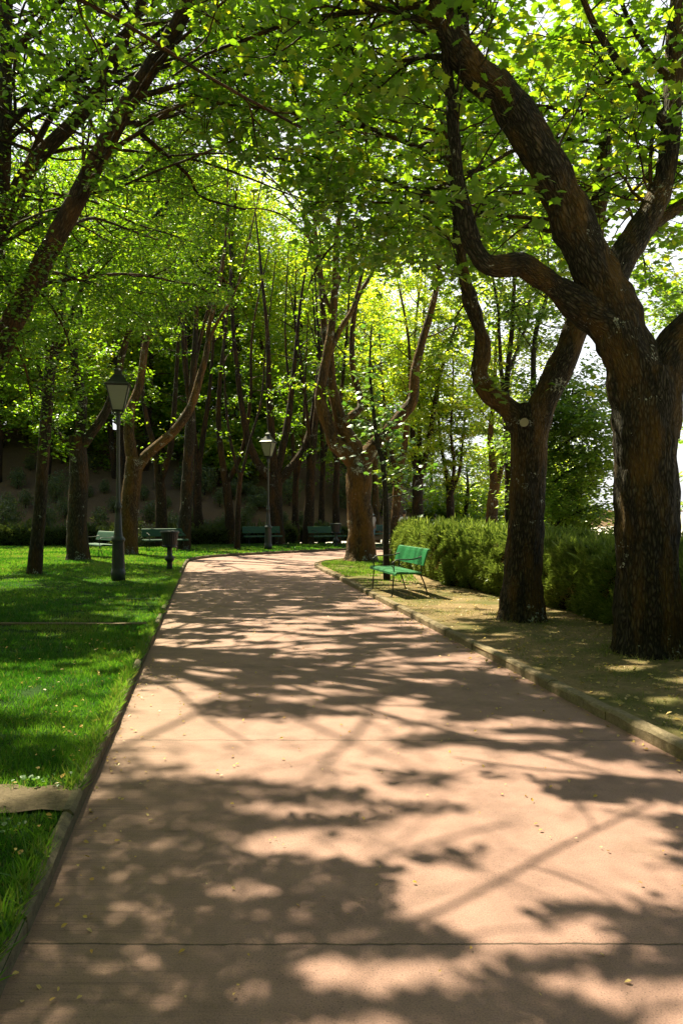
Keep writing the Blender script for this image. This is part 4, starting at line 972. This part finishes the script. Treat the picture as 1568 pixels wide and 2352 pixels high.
# ------------------------------------------------------------------ hedges and shrubs
def hedge_surface(front, thick, height, n, lump=.10):
    f = resample_n(front, n); t = np.gradient(f, axis=0); t = t / np.linalg.norm(t, axis=1, keepdims=True)
    nb = np.stack([t[:, 1], -t[:, 0]], -1)   # towards the back (right of the walking direction)
    prof = [(0.02, 0), (-.04, .25), (-.05, .5), (-.02, .75), (.04, .93), (.14, 1.0), (.3, 1.01), (.5, 1.0), (.7, 1.01), (.86, 1.0), (.96, .93), (1.02, .7), (1.03, .35), (1.0, 0)]
    prof = np.array(prof)
    return f, nb, prof
def make_hedge(name, label, front, thick, height, dens, ln, flip=False, mat_=None, top_shoots=True, tintc=.35):
    n = 90
    f, nb, pr = hedge_surface(front, thick, height, n)
    if flip: nb = -nb
    hgt = height if callable(height) else (lambda y: np.full_like(y, height))
    hh = hgt(f[:, 1])
    XY = f[:, None, :] + nb[:, None, :] * pr[None, :, 0:1] * thick
    Z = hh[:, None] * pr[None, :, 1] + .02
    g = np.concatenate([XY, Z[..., None]], -1)
    lump = fbm2(g[..., 0] + g[..., 2] * .7, g[..., 1] - g[..., 2] * .5, .7, 2.) - .5
    ctr = np.concatenate([f + nb * thick * .5, (hh * .5)[:, None]], -1)[:, None, :]
    dirv = nrm(g - ctr)
    g2 = g + dirv * (lump[..., None] * .28 - .07)
    m = len(pr)
    i = np.arange(n - 1)[:, None] * m; j = np.arange(m - 1)[None]
    Fq = np.stack([i + j, i + j + 1, i + m + j + 1, i + m + j], -1).reshape(-1, 4)
    V = g2.reshape(-1, 3)
    e0 = np.arange(m); e1_ = (n - 1) * m + np.arange(m)
    chs = [(V, Fq, {}, 0)]
    for e in (e0, e1_):
        cv = V[e].mean(0); chs.append((np.vstack([cv, V[e]]), np.array([[0, 1 + a, 2 + a] for a in range(m - 1)]), {}, 0))
    root = thing(name, label, 'hedge', (float(f[0, 0]), float(f[0, 1]), 0))
    off = np.array([f[0, 0], f[0, 1], 0])
    obj('shade_core', [(v - off, q, a, s) for v, q, a, s in chs], HCORE, root)  # solid dark core standing in for shade inside the hedge
    # sprays over the surface
    q0, q1, q2, q3 = (V[Fq[:, a]] for a in range(4))
    ar = np.linalg.norm(np.cross(q2 - q0, q3 - q1), axis=1) * .5
    # ends too
    vis = np.clip(9.0 / np.maximum(q0[:, 1], 3), .35, 1.4)
    prb = ar * vis; prb = prb / prb.sum()
    ns = int(dens * ar.sum())
    fi = rng.choice(len(Fq), ns, p=prb)
    a, b = rng.random(ns)[:, None], rng.random(ns)[:, None]
    pos = (q0[fi] * (1 - a) + q1[fi] * a) * (1 - b) + (q3[fi] * (1 - a) + q2[fi] * a) * b
    fn = nrm(np.cross(q2 - q0, q3 - q1)); fn = np.where((fn * (0.25 * (q0 + q1 + q2 + q3) - ctr.reshape(-1, 3)[np.clip(np.arange(len(q0)) // (m - 1), 0, n - 1)])).sum(-1, keepdims=True) < 0, -fn, fn)
    for e in (e0, e1_):
        k = int(dens * thick * hh.mean()); cv = V[e].mean(0); ii = rng.integers(0, m, k); ww = np.sqrt(rng.random(k))[:, None]
        pe = cv * (1 - ww) + V[e][ii] * ww; pos = np.vstack([pos, pe])
        out = nrm(V[e].mean(0) - g2[n // 2].mean(0)); out[2] = 0
        fi = np.concatenate([fi, np.full(k, -1)]); fn = np.vstack([fn, out]) if len(fn) == len(Fq) else fn
        fi[fi == -1] = len(fn) - 1
    nn = fn[fi]; ns = len(pos)
    clump = fbm2(pos[:, 0] * 1.0 + pos[:, 2], pos[:, 1] + pos[:, 2] * .8, .30, 8.)
    up = nn * .55 + np.array([0, 0, .75]) + rng.normal(0, .28, (ns, 3))
    isTop = nn[:, 2] > .6
    K = 5
    L = ln * rng.uniform(.5, 1.25, ns) * (.55 + .9 * clump) * np.where(isTop & (rng.random(ns) < .25), rng.uniform(1.4, 2.4, ns), 1)
    pos2 = np.repeat(pos + nn * ((clump - .5) * .16)[:, None], K, 0); ax = np.repeat(nrm(up), K, 0) + rng.normal(0, .42, (ns * K, 3))
    pos2 = pos2 + ax * (np.repeat(L, K) * rng.uniform(0, .5, ns * K))[:, None]
    nor = rng.normal(0, 1, (ns * K, 3))
    t = np.clip(tintc + .5 * np.repeat(clump - .5, K) + rng.normal(0, .14, ns * K), 0, .8)
    t = np.where(np.repeat((clump < .36) & (rng.random(ns) < .35) & ~isTop, K), 1.0, t)
    Lk = np.repeat(L, K) * rng.uniform(.5, 1, ns * K)
    v, fc, at, sl = leaf_chunk(pos2, nor, ax, Lk, t, 'ovate', width=.24)
    obj('foliage', [(v - off, fc, at, sl)], mat_ or LEAF_HEDGE, root, smooth=False)
    return root
HF = [(5.0, 3.5), (4.45, 6), (3.98, 8.5), (3.5, 11), (2.86, 13.4), (2.12, 15.8), (1.86, 18), (1.55, 20.5), (1.55, 21.8)]
make_hedge('conifer_hedge', 'thick clipped conifer hedge behind the green bench and the two maples', HF, 1.9, lambda y: np.interp(y, [3, 9, 14, 17, 22], [.98, 1.0, 1.08, 1.14, 1.24]), 2900, .080)
LH = [(-26, 33.0), (-20, 33.0), (-14, 33.1), (-9.5, 33.6)]
make_hedge('clipped_hedge', 'low clipped hedge at the foot of the brown slope at left', LH[::1], .9, .8, 260, .16, flip=True, mat_=LEAF_SHRUB, tintc=.3)
LH2 = [(-8.4, 33.9), (-6, 34.6), (-3.8, 35.5), (-2.2, 36.5)]
make_hedge('clipped_hedge', 'low clipped hedge behind the second lamp, at the slope foot', LH2, .9, .78, 260, .16, flip=True, mat_=LEAF_SHRUB, tintc=.45)
LH3 = [(-1.6, 37.0), (-.4, 38.2), (.4, 39.0)]
make_hedge('clipped_hedge', 'short stretch of low hedge just left of the pollard', LH3, .8, .75, 260, .16, flip=True, mat_=LEAF_SHRUB, tintc=.5)

def shrub_mesh(r, hgt, n, size, seed, shape='ball'):
    rs = np.random.default_rng(seed)
    d = nrm(rs.normal(0, 1, (n, 3))); d[:, 2] = np.abs(d[:, 2]) if shape == 'dome' else d[:, 2]
    lump = vnoise(d * 2.2 + seed) - .5
    rad = (rs.random(n) ** .33) * (1 + lump * .9)
    pos = d * rad[:, None] * np.array([r, r, hgt * .5]) + np.array([0, 0, hgt * (.55 if shape != 'dome' else .02)])
    if shape == 'dome': pos[:, 2] = pos[:, 2] * 2
    nor = d + rs.normal(0, .6, (n, 3)); ax = d + rs.normal(0, .7, (n, 3)) + np.array([0, 0, .4])
    return leaf_chunk(pos, nor, ax, size * rs.uniform(.6, 1.3, n), np.clip(rs.normal(.45, .25, n), 0, 1), 'ovate')
def shrub_proto(name, r, h, n, size, seed, shape='ball', m=None):
    root = thing(name, 'x', 'shrub')
    fo = obj('foliage', [shrub_mesh(r, h, n, size, seed, shape)], m or LEAF_SHRUB, root, smooth=False)
    st = [tube([(0, 0, -.15), (.02, .01, h * .3), (0, .03, h * .65)], [.035, .028, .015], 6)]
    for a in range(4): st.append(tube([(0, 0, h * .1), (.3 * r * math.cos(a * 1.6), .3 * r * math.sin(a * 1.6), h * .45), (.6 * r * math.cos(a * 1.6), .6 * r * math.sin(a * 1.6), h * .7)], [.02, .014, .006], 5))
    obj('stem', st, BARK_D, root)
    return root
def hp(u, d):
    x = (u - CU) / F * d; return (x, d, float(hill_h(x, d)))
pr1 = shrub_proto('round_shrub', .42, .95, 900, .085, 3)
pr2 = shrub_proto('dome_shrub', 1.05, .95, 3500, .10, 5, 'dome')
pr3 = shrub_proto('loose_shrub', .75, 1.6, 1700, .10, 8)
used = set()
def place(pr, u, d, label, group=None, s=1.0, rot=None):
    o = pr if pr.name not in used else copy_tree(pr)
    used.add(pr.name)
    o.location = hp(u, d); o.scale = (s, s, s); o.rotation_euler = (0, 0, rng.uniform(0, 6.28))
    tag(o, label, 'shrub', group); return o
place(pr2, 318, 33.0, 'big dark dome-clipped bush behind the orange barked tree', s=1.05)
place(pr2, 600, 41, 'dark rounded bush high on the slope behind the second lamp', s=.95)
place(pr2, 560, 42.5, 'dark rounded bush left of the one behind the second lamp', s=.8)
place(pr3, 15, 35.0, 'pale flowering shrub at the far left edge, at the slope foot')
place(pr3, 110, 35.5, 'sunlit leafy shrub between the slim trunk and the left edge', s=.75)
place(pr3, 395, 35.2, 'tall sunlit shrub behind the bench next to the bin', s=.85)
place(pr3, 665, 41.5, 'sunlit yellowish shrub right of the second lamp', s=1.0)
place(pr3, 800, 44, 'sunlit yellowish shrub behind the pollard trunk', s=1.3)
place(pr3, 840, 46, 'tall sunlit shrub right behind the walking person', s=1.5)
place(pr3, 130, 39.0, 'dark bush halfway up the slope by the slim trunk', s=.95)
place(pr3, 470, 41.0, 'dark bush halfway up the slope above the low hedge', s=1.0)
gl = 'small round shrub planted on the bare brown slope'
for (u, d) in ((230, 36), (262, 38.5), (345, 37.2), (385, 39), (408, 36.8), (442, 37.2), (478, 36.6), (500, 36.7), (520, 37.1), (505, 39.5), (450, 40), (560, 37.4), (572, 39), (60, 38), (205, 40), (415, 42), (690, 39.5), (650, 39.2), (20, 37), (40, 41), (95, 37.5), (150, 37), (175, 42), (215, 44), (240, 40.5), (300, 42), (330, 40), (365, 41.5), (425, 45), (535, 41), (585, 44), (70, 44)):
    place(pr1, u, d, gl, 'small shrubs planted over the slope', s=rng.uniform(.6, 1.1))

# ------------------------------------------------------------------ benches
def bar(pts, r=.012, seg=8, step=.04):
    c, _ = catmull(np.array(pts, float), step); return tube(c, np.full(len(c), r), seg)
def sheet(profile, x0, x1, th=.018, nx=1):
    pr = np.array(profile, float)            # (y,z) centre line
    tg = np.gradient(pr, axis=0); tg /= np.linalg.norm(tg, axis=1, keepdims=True); nn = np.stack([-tg[:, 1], tg[:, 0]], -1)
    ring = np.vstack([pr + nn * th / 2, (pr - nn * th / 2)[::-1]])
    n = len(ring)
    V = np.vstack([np.column_stack([np.full(n, x), ring]) for x in np.linspace(x0, x1, nx + 1)])
    Fq = [(s * n + a, s * n + (a + 1) % n, (s + 1) * n + (a + 1) % n, (s + 1) * n + a) for s in range(nx) for a in range(n)]
    m = len(pr)
    for base in (0, nx * n):
        Fq += [(base + a, base + a + 1, base + n - 2 - a, base + n - 1 - a) for a in range(m - 1)]
    return (V, np.array(Fq), {}, 0)
def make_bench(label, paint, group=None):
    root = thing('park_bench', label, 'bench', group=group)
    s = [sheet([(-.285, .395), (-.285, .425), (-.27, .443), (-.2, .447), (-.10, .440), (-.055, .436)], -.86, .86, .03),
         sheet([(-.04, .436), (.05, .432), (.14, .432), (.185, .436)], -.86, .86, .03)]
    obj('seat', s, paint, root, smooth=False)
    b = [sheet([(.225, .565), (.235, .60), (.262, .70), (.292, .80), (.312, .845), (.338, .852), (.352, .835)], -.86, .86, .026)]
    obj('backrest', b, paint, root, smooth=False)
    for sx in (-.66, .66):
        obj('leg', [bar([(sx, -.33, 0), (sx, -.30, .03), (sx, -.285, .2), (sx, -.265, .42)], .013)], BLACK, root)
        obj('leg', [bar([(sx, .40, 0), (sx, .37, .04), (sx, .30, .25), (sx, .21, .42), (sx, .15, .415)], .013)], BLACK, root)
        ax = sx * 1.0
        obj('armrest', [bar([(ax, -.265, .42), (ax, -.27, .58), (ax, -.25, .645), (ax, -.17, .665), (ax, 0, .665), (ax, .15, .68), (ax, .262, .72)], .012),
                        bar([(ax, -.25, .64), (ax, -.31, .60), (ax, -.30, .54), (ax, -.265, .53)], .009)], BLACK, root)
        obj('seat_support', [bar([(sx, -.265, .415), (sx, 0, .410), (sx, .19, .412), (sx, .25, .46), (sx, .25, .56), (sx, .30, .76)], .012)], BLACK, root)
    obj('cross_bar', [bar([(-.66, .0, .405), (.66, .0, .405)], .01)], BLACK, root)
    return root
bn = make_bench('bright green bench beside the hedge on the right, facing the walk', GREEN)
pd = math.atan2(-.1788, 1)  # walk direction
bn.scale = (1,) * 3; bn.location = (1.05, 14.0, .075); bn.rotation_euler = (0, 0, math.radians(-90 + 10.1 + 3))
b0 = make_bench('x', GREEN2)
benches = [(229, 24.9, -50, 'dark green bench half hidden behind the nearest lamp'), (380, 29.0, 24, 'green bench half hidden behind the nearest waste bin'),
           (603, 33.4, 18, 'green bench on the far lawn crossed by the second lamp post'), (752, 33.6, 30, 'pale green bench beside the far waste bin'),
           (872, 37.5, 40, 'far small bench partly behind the walking person')]
for i, (u, d, a, lab) in enumerate(benches):
    o = b0 if i == 0 else copy_tree(b0)
    o.location = ((u - CU) / F * d, d, .08); o.rotation_euler = (0, 0, math.radians(a)); tag(o, lab, 'bench')

# ------------------------------------------------------------------ lamps
def make_lamp(label):
    root = thing('street_lamp', label, 'street lamp')
    base = [(0, 0), (.155, 0), (.157, .22), (.143, .245), (.140, .30), (.128, .85), (.138, .875), (.152, .895), (.152, .935), (.125, .965), (.098, 1.0), (.10, 1.02), (.090, 1.06)]
    mid = [(.090, 1.06), (.072, 1.45), (.060, 1.60), (.080, 1.615), (.082, 1.65), (.066, 1.67), (.060, 1.70), (.068, 1.72), (.050, 1.745), (.043, 1.80)]
    sh = [(.043, 1.80), (.036, 3.45), (.040, 3.46), (.055, 3.49), (.055, 3.62), (.046, 3.64), (.040, 3.70), (.085, 3.72), (.04, 3.74)]
    obj('base', [lathe(base, 32)], IRON, root)
    obj('access_door', [box((0, -.136, .55), (.10, .012, .30))], IRON, root, smooth=False)
    obj('post', [lathe(mid, 28), lathe(sh, 20)], IRON, root)
    z0, z1, w0, w1 = 3.78, 4.33, .115, .235
    fr = []
    cn = [(-1, -1), (1, -1), (1, 1), (-1, 1)]
    for sx, sy in cn: fr.append(tube([(sx * w0, sy * w0, z0), (sx * w1, sy * w1, z1)], [.014, .014], 4))
    for k in range(4):
        (ax, ay), (bx, by) = cn[k], cn[(k + 1) % 4]
        fr.append(tube([(ax * w0, ay * w0, z0), (bx * w0, by * w0, z0)], [.014, .014], 4)); fr.append(tube([(ax * w1, ay * w1, z1), (bx * w1, by * w1, z1)], [.016, .016], 4))
        fr.append(bar([(0, 0, 3.66), (ax * .07, ay * .07, 3.70), (ax * w0, ay * w0, z0)], .011, 6))
    fr.append(box((0, 0, z0 - .012), (w0 * 2, w0 * 2, .02)))
    lan = obj('lantern', fr, BLACK, root, smooth=False)
    for k in range(4):
        (ax, ay), (bx, by) = cn[k], cn[(k + 1) % 4]; i_ = .985
        V = np.array([(ax * w0 * i_, ay * w0 * i_, z0 + .006), (bx * w0 * i_, by * w0 * i_, z0 + .006), (bx * w1 * i_, by * w1 * i_, z1), (ax * w1 * i_, ay * w1 * i_, z1)])
        V2 = V * np.array([.97, .97, 1])
        obj('glass_pane', [(np.vstack([V, V2]), np.array([[0, 1, 2, 3], [7, 6, 5, 4], [0, 4, 5, 1], [1, 5, 6, 2], [2, 6, 7, 3], [3, 7, 4, 0]]), {}, 0)], GLASS, lan, smooth=False)
    rf = []
    prf = [(w1 + .045, z1 + .0), (w1 + .045, z1 + .02), (w1 - .02, z1 + .06), (.095, z1 + .24), (.075, z1 + .25), (.075, z1 + .33), (.095, z1 + .335), (.06, z1 + .38), (.015, z1 + .40), (.02, z1 + .43), (0.002, z1 + .46)]
    V = []; Fq = []
    for w, z in prf: V += [(sx * w, sy * w, z) for sx, sy in cn]
    for a in range(len(prf) - 1): Fq += [(a * 4 + k, a * 4 + (k + 1) % 4, a * 4 + 4 + (k + 1) % 4, a * 4 + 4 + k) for k in range(4)]
    Fq += [(0, 3, 2, 1)]
    obj('lantern_roof', [(np.array(V), np.array(Fq), {}, 0)], BLACK, root, smooth=False)
    return root
lp = make_lamp('grey iron lamp post with square lantern standing nearest on the lawn')
lamps = [(272, 16.45, .07, 12, None), (616, 29.8, .07, -18, 'grey iron lamp post on the lawn at the bend, before the spreading tree'),
         (882, 43, -.35, 10, 'far lamp post half hidden by the young leaning tree'), (1028, 52, -1.75, 25, 'far lamp showing its lantern beside the black many-stemmed tree'),
         (1115, 60, -2.9, 5, 'farthest small lamp lantern just above the hedge by the sunlit orange trunk')]
for i, (u, d, z, a, lab) in enumerate(lamps):
    o = lp if i == 0 else copy_tree(lp)
    o.location = ((u - CU) / F * d, d, z); o.rotation_euler = (0, 0, math.radians(a))
    if lab: tag(o, lab, 'street lamp')

# ------------------------------------------------------------------ waste bins
def make_bin(label):
    root = thing('waste_bin', label, 'waste bin')
    obj('post', [lathe([(0, 0), (.075, 0), (.078, .10), (.07, .20), (.085, .22), (.125, .27), (.13, .33), (.085, .37), (.07, .40), (.066, .56), (.10, .60), (.12, .62), (0, .625)], 20)], IRON, root)
    th = np.arange(44) / 44 * 2 * math.pi
    rb = 1 + .05 * (np.arange(44) % 2)
    rows = [(.155, .60), (.16, .63), (.19, .80), (.222, .985)]
    V = np.concatenate([np.stack([r * rb * np.cos(th), r * rb * np.sin(th), np.full(44, z)], -1) for r, z in rows])
    Fq = [(i * 44 + j, i * 44 + (j + 1) % 44, (i + 1) * 44 + (j + 1) % 44, (i + 1) * 44 + j) for i in range(3) for j in range(44)]
    obj('basket', [(V, np.array(Fq), {}, 0), lathe([(0, .63), (.155, .63), (.21, .98)], 24)], DARKBIN, root, smooth=False)
    obj('rim', [lathe([(.205, .975), (.245, .975), (.25, .99), (.248, 1.02), (.225, 1.035), (.205, 1.02), (.205, .975)], 32)], DARKBIN, root)
    obj('bottom_band', [lathe([(.15, .595), (.182, .60), (.185, .63), (.18, .65), (.16, .65)], 32)], DARKBIN, root)
    return root
bn1 = make_bin('dark ribbed waste bin on a post beside the bend of the kerb')
bn1.location = ((390 - CU) / F * 19.6, 19.6, .07)
o = copy_tree(bn1); o.location = ((771 - CU) / F * 32.4, 32.4, .07); tag(o, 'dark waste bin on the far lawn left of the pollard', 'waste bin')

# ------------------------------------------------------------------ people
def skin_obj(name, nodes, edges, m, parent, sub=2):
    me = bpy.data.meshes.new(name); me.from_pydata([n[:3] for n in nodes], edges, []); me.update()
    o = bpy.data.objects.new(name, me); COL.objects.link(o); me.materials.append(m); o.parent = parent
    sm = o.modifiers.new('skin', 'SKIN'); sm.use_smooth_shade = True
    if not me.skin_vertices: pass
    for i, n in enumerate(nodes):
        r = n[3]; me.skin_vertices[0].data[i].radius = (r, r) if not isinstance(r, tuple) else r
    me.skin_vertices[0].data[0].use_root = True
    s = o.modifiers.new('sub', 'SUBSURF'); s.levels = sub; s.render_levels = sub
    return o
def blob(c, s, n=10, fn=None):
    V, Fq = [], []
    for i in range(n + 1):
        for j in range(2 * n):
            a, b = math.pi * i / n, math.pi * j / n
            v = np.array([math.sin(a) * math.cos(b), math.sin(a) * math.sin(b), math.cos(a)])
            V.append(np.array(c) + v * np.array(s))
    m = 2 * n
    for i in range(n):
        for j in range(m): Fq.append((i * m + j, i * m + (j + 1) % m, (i + 1) * m + (j + 1) % m, (i + 1) * m + j))
    return (np.array(V), np.array(Fq), {}, 0)
def person(label, loc, rz, shirt, legs, hair_m, mask=False, hgt=1.65, short=True):
    """stands facing -Y, mid-stride"""
    root = thing('person', label, 'person', loc, rz); root.scale = (hgt / 1.72,) * 3
    # one continuous body
    N = [(0, 0, .95, .115), (0, .0, 1.12, (.135, .10)), (0, 0, 1.30, (.15, .105)), (0, 0, 1.42, (.11, .08)), (0, -.005, 1.49, .05), (0, -.015, 1.56, (.066, .08)), (0, -.02, 1.635, (.076, .092)), (0, -.015, 1.70, (.055, .065)),
         (-.16, 0, 1.40, .055), (-.21, .03, 1.15, .042), (-.19, -.12, .95, .034), (-.185, -.16, .89, .032),
         (.16, 0, 1.40, .055), (.22, .05, 1.15, .042), (.21, -.02, .93, .034), (.205, -.04, .86, .032),
         (-.09, 0, .86, .085), (-.10, -.10, .48, .06), (-.10, -.06, .10, .042), (-.10, -.10, .05, .04), (-.10, -.22, .035, .035),
         (.09, 0, .86, .085), (.10, .02, .48, .06), (.10, .20, .12, .042), (.10, .17, .06, .04), (.10, .06, .03, .035)]
    E = [(0, 1), (1, 2), (2, 3), (3, 4), (4, 5), (5, 6), (6, 7), (2, 8), (8, 9), (9, 10), (10, 11), (2, 12), (12, 13), (13, 14), (14, 15), (0, 16), (16, 17), (17, 18), (18, 19), (19, 20), (0, 21), (21, 22), (22, 23), (23, 24), (24, 25)]
    for (w, sx) in ((11, -1), (15, 1)):       # five fingers each hand
        hx, hy, hz, _ = N[w]
        for k in range(4):
            i0 = len(N); off = (k - 1.5) * .017
            N.append((hx + sx * .004, hy - off, hz - .045, .0095)); N.append((hx - sx * .004, hy - off * 1.05 - .008, hz - .075 + abs(k - 1.4) * .006, .008))
            E += [(w, i0), (i0, i0 + 1)]
        i0 = len(N); N.append((hx - sx * .01, hy - .038, hz - .02, .0105)); N.append((hx - sx * .014, hy - .048, hz - .05, .0085)); E += [(w, i0), (i0, i0 + 1)]
    skin_obj('body', N, E, SKIN, root)
    g = .017
    Ns = [(0, 0, .90, (.15, .12)), (0, 0, 1.12, (.152, .118)), (0, 0, 1.30, (.168, .122)), (0, 0, 1.425, (.12, .092)), (-.165, 0, 1.40, .078), (-.205, .025, 1.2 if short else .98, .066), (.165, 0, 1.40, .078), (.215, .04, 1.2 if short else .98, .066)]
    skin_obj('shirt', Ns, [(0, 1), (1, 2), (2, 3), (2, 4), (4, 5), (2, 6), (6, 7)], shirt, root)
    Nt = [(0, 0, .93, (.145, .118)), (-.09, 0, .84, .10), (-.10, -.10, .48, .075), (-.10, -.06, .10, .06), (.09, 0, .84, .10), (.10, .02, .48, .075), (.10, .20, .13, .06)]
    skin_obj('trousers', Nt, [(0, 1), (1, 2), (2, 3), (0, 4), (4, 5), (5, 6)], legs, root)
    h = blob((0, .022, 1.665), (.092, .105, .10)); v = h[0]; v[:, 2] = np.where(v[:, 1] < -.03, np.maximum(v[:, 2], 1.69 + .2 * np.clip(-v[:, 1] - .03, 0, 1)), v[:, 2])
    obj('hair', [h], hair_m, root)
    fc = [blob((sx * .03, -.105, 1.645), (.011, .008, .008), 6) for sx in (-1, 1)]
    obj('eye', [fc[0]], HAIR, root); obj('eye', [fc[1]], HAIR, root)
    for sx in (-1, 1): obj('ear', [blob((sx * .078, .0, 1.635), (.012, .022, .034), 6)], SKIN, root)
    obj('nose', [blob((0, -.115, 1.615), (.013, .02, .022), 6)], SKIN, root)
    for sx in (-1, 1): obj('shoe', [blob((sx * .10, -.15 if sx < 0 else .10, .045), (.045, .13, .05), 8)], TROUS, root)
    if mask: obj('face_mask', [blob((0, -.075, 1.585), (.062, .055, .058), 8)], MASK, root)
    else: obj('mouth', [blob((0, -.108, 1.575), (.025, .008, .007), 6)], simple('lips', (.4, .15, .13)), root)
    return root
person('walking person in pale short-sleeved shirt, jeans and face mask, half behind the pollard', ((853.5 - CU) / F * 34.5, 34.5, .0), math.radians(35), SHIRT_P, JEANS, HAIR, True, 1.62)
person('person with short dark hair in a white shirt, showing head and shoulders above the hedge', ((928 - CU) / F * 31, 31, .0), math.radians(175), SHIRT_W, JEANS, HAIR, False, 1.64)
person('person in a pale grey shirt farther right, barely showing above the hedge', ((998 - CU) / F * 36, 36, -.13), math.radians(190), SHIRT_G, TROUS, HAIR, False, 1.60)

# ------------------------------------------------------------------ picket fence and house on the hilltop
fx0, fy = (335 - CU) / F * 52, 52.0
fr = thing('picket_fence', 'dark picket fence on the hilltop behind the sweeping orange limb', 'fence', (fx0, fy, float(hill_h(fx0, fy))))
pal = []; rail = []; zs = float(hill_h(fx0, fy))
for i in range(64):
    x = i * .085 * 1.6; zz = float(hill_h(fx0 + x, fy)) - zs
    pal.append(box((x, 0, zz + .75), (.07, .025, 1.5)))
obj('pale_row', pal, PALE, fr, smooth=False)
for z in (.35, 1.2): obj('rail', [tube([(0, .04, z + 0), (4.3, .04, z + float(hill_h(fx0 + 4.3, fy)) - zs), (8.6, .04, z + float(hill_h(fx0 + 8.6, fy)) - zs)], [.03, .03, .03], 6)], PALE, fr, smooth=False)
hx, hy = (352 - CU) / F * 66, 66.0
hz = float(hill_h(hx, hy))
ho_ = thing('house', 'sand coloured house glimpsed through leaves above the picket fence', 'house', (hx, hy, hz), math.radians(20))
obj('wall', [box((0, 0, 1.6), (6, 5, 4.2))], WALL, ho_, smooth=False)
obj('roof', [(np.array([(-3.4, -2.9, 3.72), (3.4, -2.9, 3.72), (3.4, 2.9, 3.72), (-3.4, 2.9, 3.72), (-3.4, 0, 5.3), (3.4, 0, 5.3)]), np.array([[0, 1, 5, 4], [2, 3, 4, 5]]), {}, 0), (np.array([(-3.4, -2.9, 3.72), (3.4, -2.9, 3.72), (3.4, 2.9, 3.72), (-3.4, 2.9, 3.72), (-3.4, 0, 5.3), (3.4, 0, 5.3)]), np.array([[0, 4, 3], [1, 2, 5]]), {}, 0)], ROOF, ho_, smooth=False)
for x in (-1.6, 1.4): obj('window', [box((x, -2.51, 1.9), (.9, .06, 1.2))], WIN, ho_, smooth=False)

# ------------------------------------------------------------------ sky, sun, camera
w = bpy.data.worlds.new('World'); SC.world = w; w.use_nodes = True
nt = w.node_tree; bg = nt.nodes['Background']
sky = nt.nodes.new('ShaderNodeTexSky'); sky.sky_type = 'NISHITA'; sky.sun_disc = False
el = math.asin(SUN[2]); az = math.atan2(SUN[0], SUN[1])
sky.sun_elevation = el; sky.sun_rotation = az; sky.dust_density = 2.2; sky.air_density = 1.0
tcw = nt.nodes.new('ShaderNodeTexCoord')
mpw = nt.nodes.new('ShaderNodeMapping'); mpw.inputs['Scale'].default_value = (1, 1, 3); nt.links.new(tcw.outputs['Generated'], mpw.inputs[0])
nz = nt.nodes.new('ShaderNodeTexNoise'); nz.inputs['Scale'].default_value = 2.2; nz.inputs['Detail'].default_value = 6; nt.links.new(mpw.outputs[0], nz.inputs['Vector'])
rw = ramp(nt, nz.outputs[0], [(.25, .35), (.6, .9)])
# white put into the sky ahead; overhead and behind kept blue for less fill
dv = nt.nodes.new('ShaderNodeVectorMath'); dv.operation = 'DOT_PRODUCT'; dv.inputs[1].default_value = (.30, .95, -.05)
nt.links.new(tcw.outputs['Generated'], dv.inputs[0])
rd = ramp(nt, dv.outputs['Value'], [(.30, 0), (.80, 1)])
fm = nt.nodes.new('ShaderNodeMath'); fm.operation = 'MULTIPLY'; nt.links.new(rw.outputs[0], fm.inputs[0]); nt.links.new(rd.outputs[0], fm.inputs[1])
mixw = mixc(nt, fm.outputs[0], sky.outputs[0], (10.5, 10.7, 11.0))
nt.links.new(mixw, bg.inputs[0]); bg.inputs[1].default_value = .05
sun = bpy.data.lights.new('Sun', 'SUN'); sun.energy = 5.0; sun.angle = math.radians(.55); sun.color = (1, .94, .63)
so = bpy.data.objects.new('Sun', sun); COL.objects.link(so)
so.rotation_euler = Vector(SUN).to_track_quat('Z', 'Y').to_euler(); so.location = (0, 0, 40)

cam = bpy.data.cameras.new('Camera'); cam.sensor_fit = 'VERTICAL'; cam.sensor_height = 36.0; cam.lens = 36.0 * F / 2352.0
cam.clip_end = 12000; cam.clip_start = .05
co_ = bpy.data.objects.new('Camera', cam); COL.objects.link(co_)
co_.location = (0, 0, H); co_.rotation_euler = (math.radians(90), 0, 0)
SC.camera = co_
vs = SC.view_settings
vs.view_transform = 'Standard'; vs.look = 'None'; vs.gamma = 1; vs.exposure = 1.52
SC.render.resolution_x, SC.render.resolution_y = 682, 1024
cy = SC.cycles
cy.max_bounces = 6; cy.diffuse_bounces = 2; cy.glossy_bounces = 2; cy.transmission_bounces = 3; cy.transparent_max_bounces = 4
cy.caustics_reflective = False; cy.caustics_refractive = False
cy.use_denoising = True; cy.sample_clamp_indirect = 6
try: cy.denoiser = 'OPENIMAGEDENOISE'
except Exception: pass

import os
print('NLEAF', NLEAF, 'wood', len(W.sp))
if os.environ.get('COVER'):
    A = np.concatenate(LP); k = A[:, 2] / SUN[2]; gx = A[:, 0] - SUN[0] * k; gy = A[:, 1] - SUN[1] * k
    for y in range(1, 26):
        row = ''
        for x in range(-8, 7):
            n = ((gx >= x) & (gx < x + 1) & (gy >= y) & (gy < y + 1)).sum()
            row += '%6d' % n
        print(y, row)
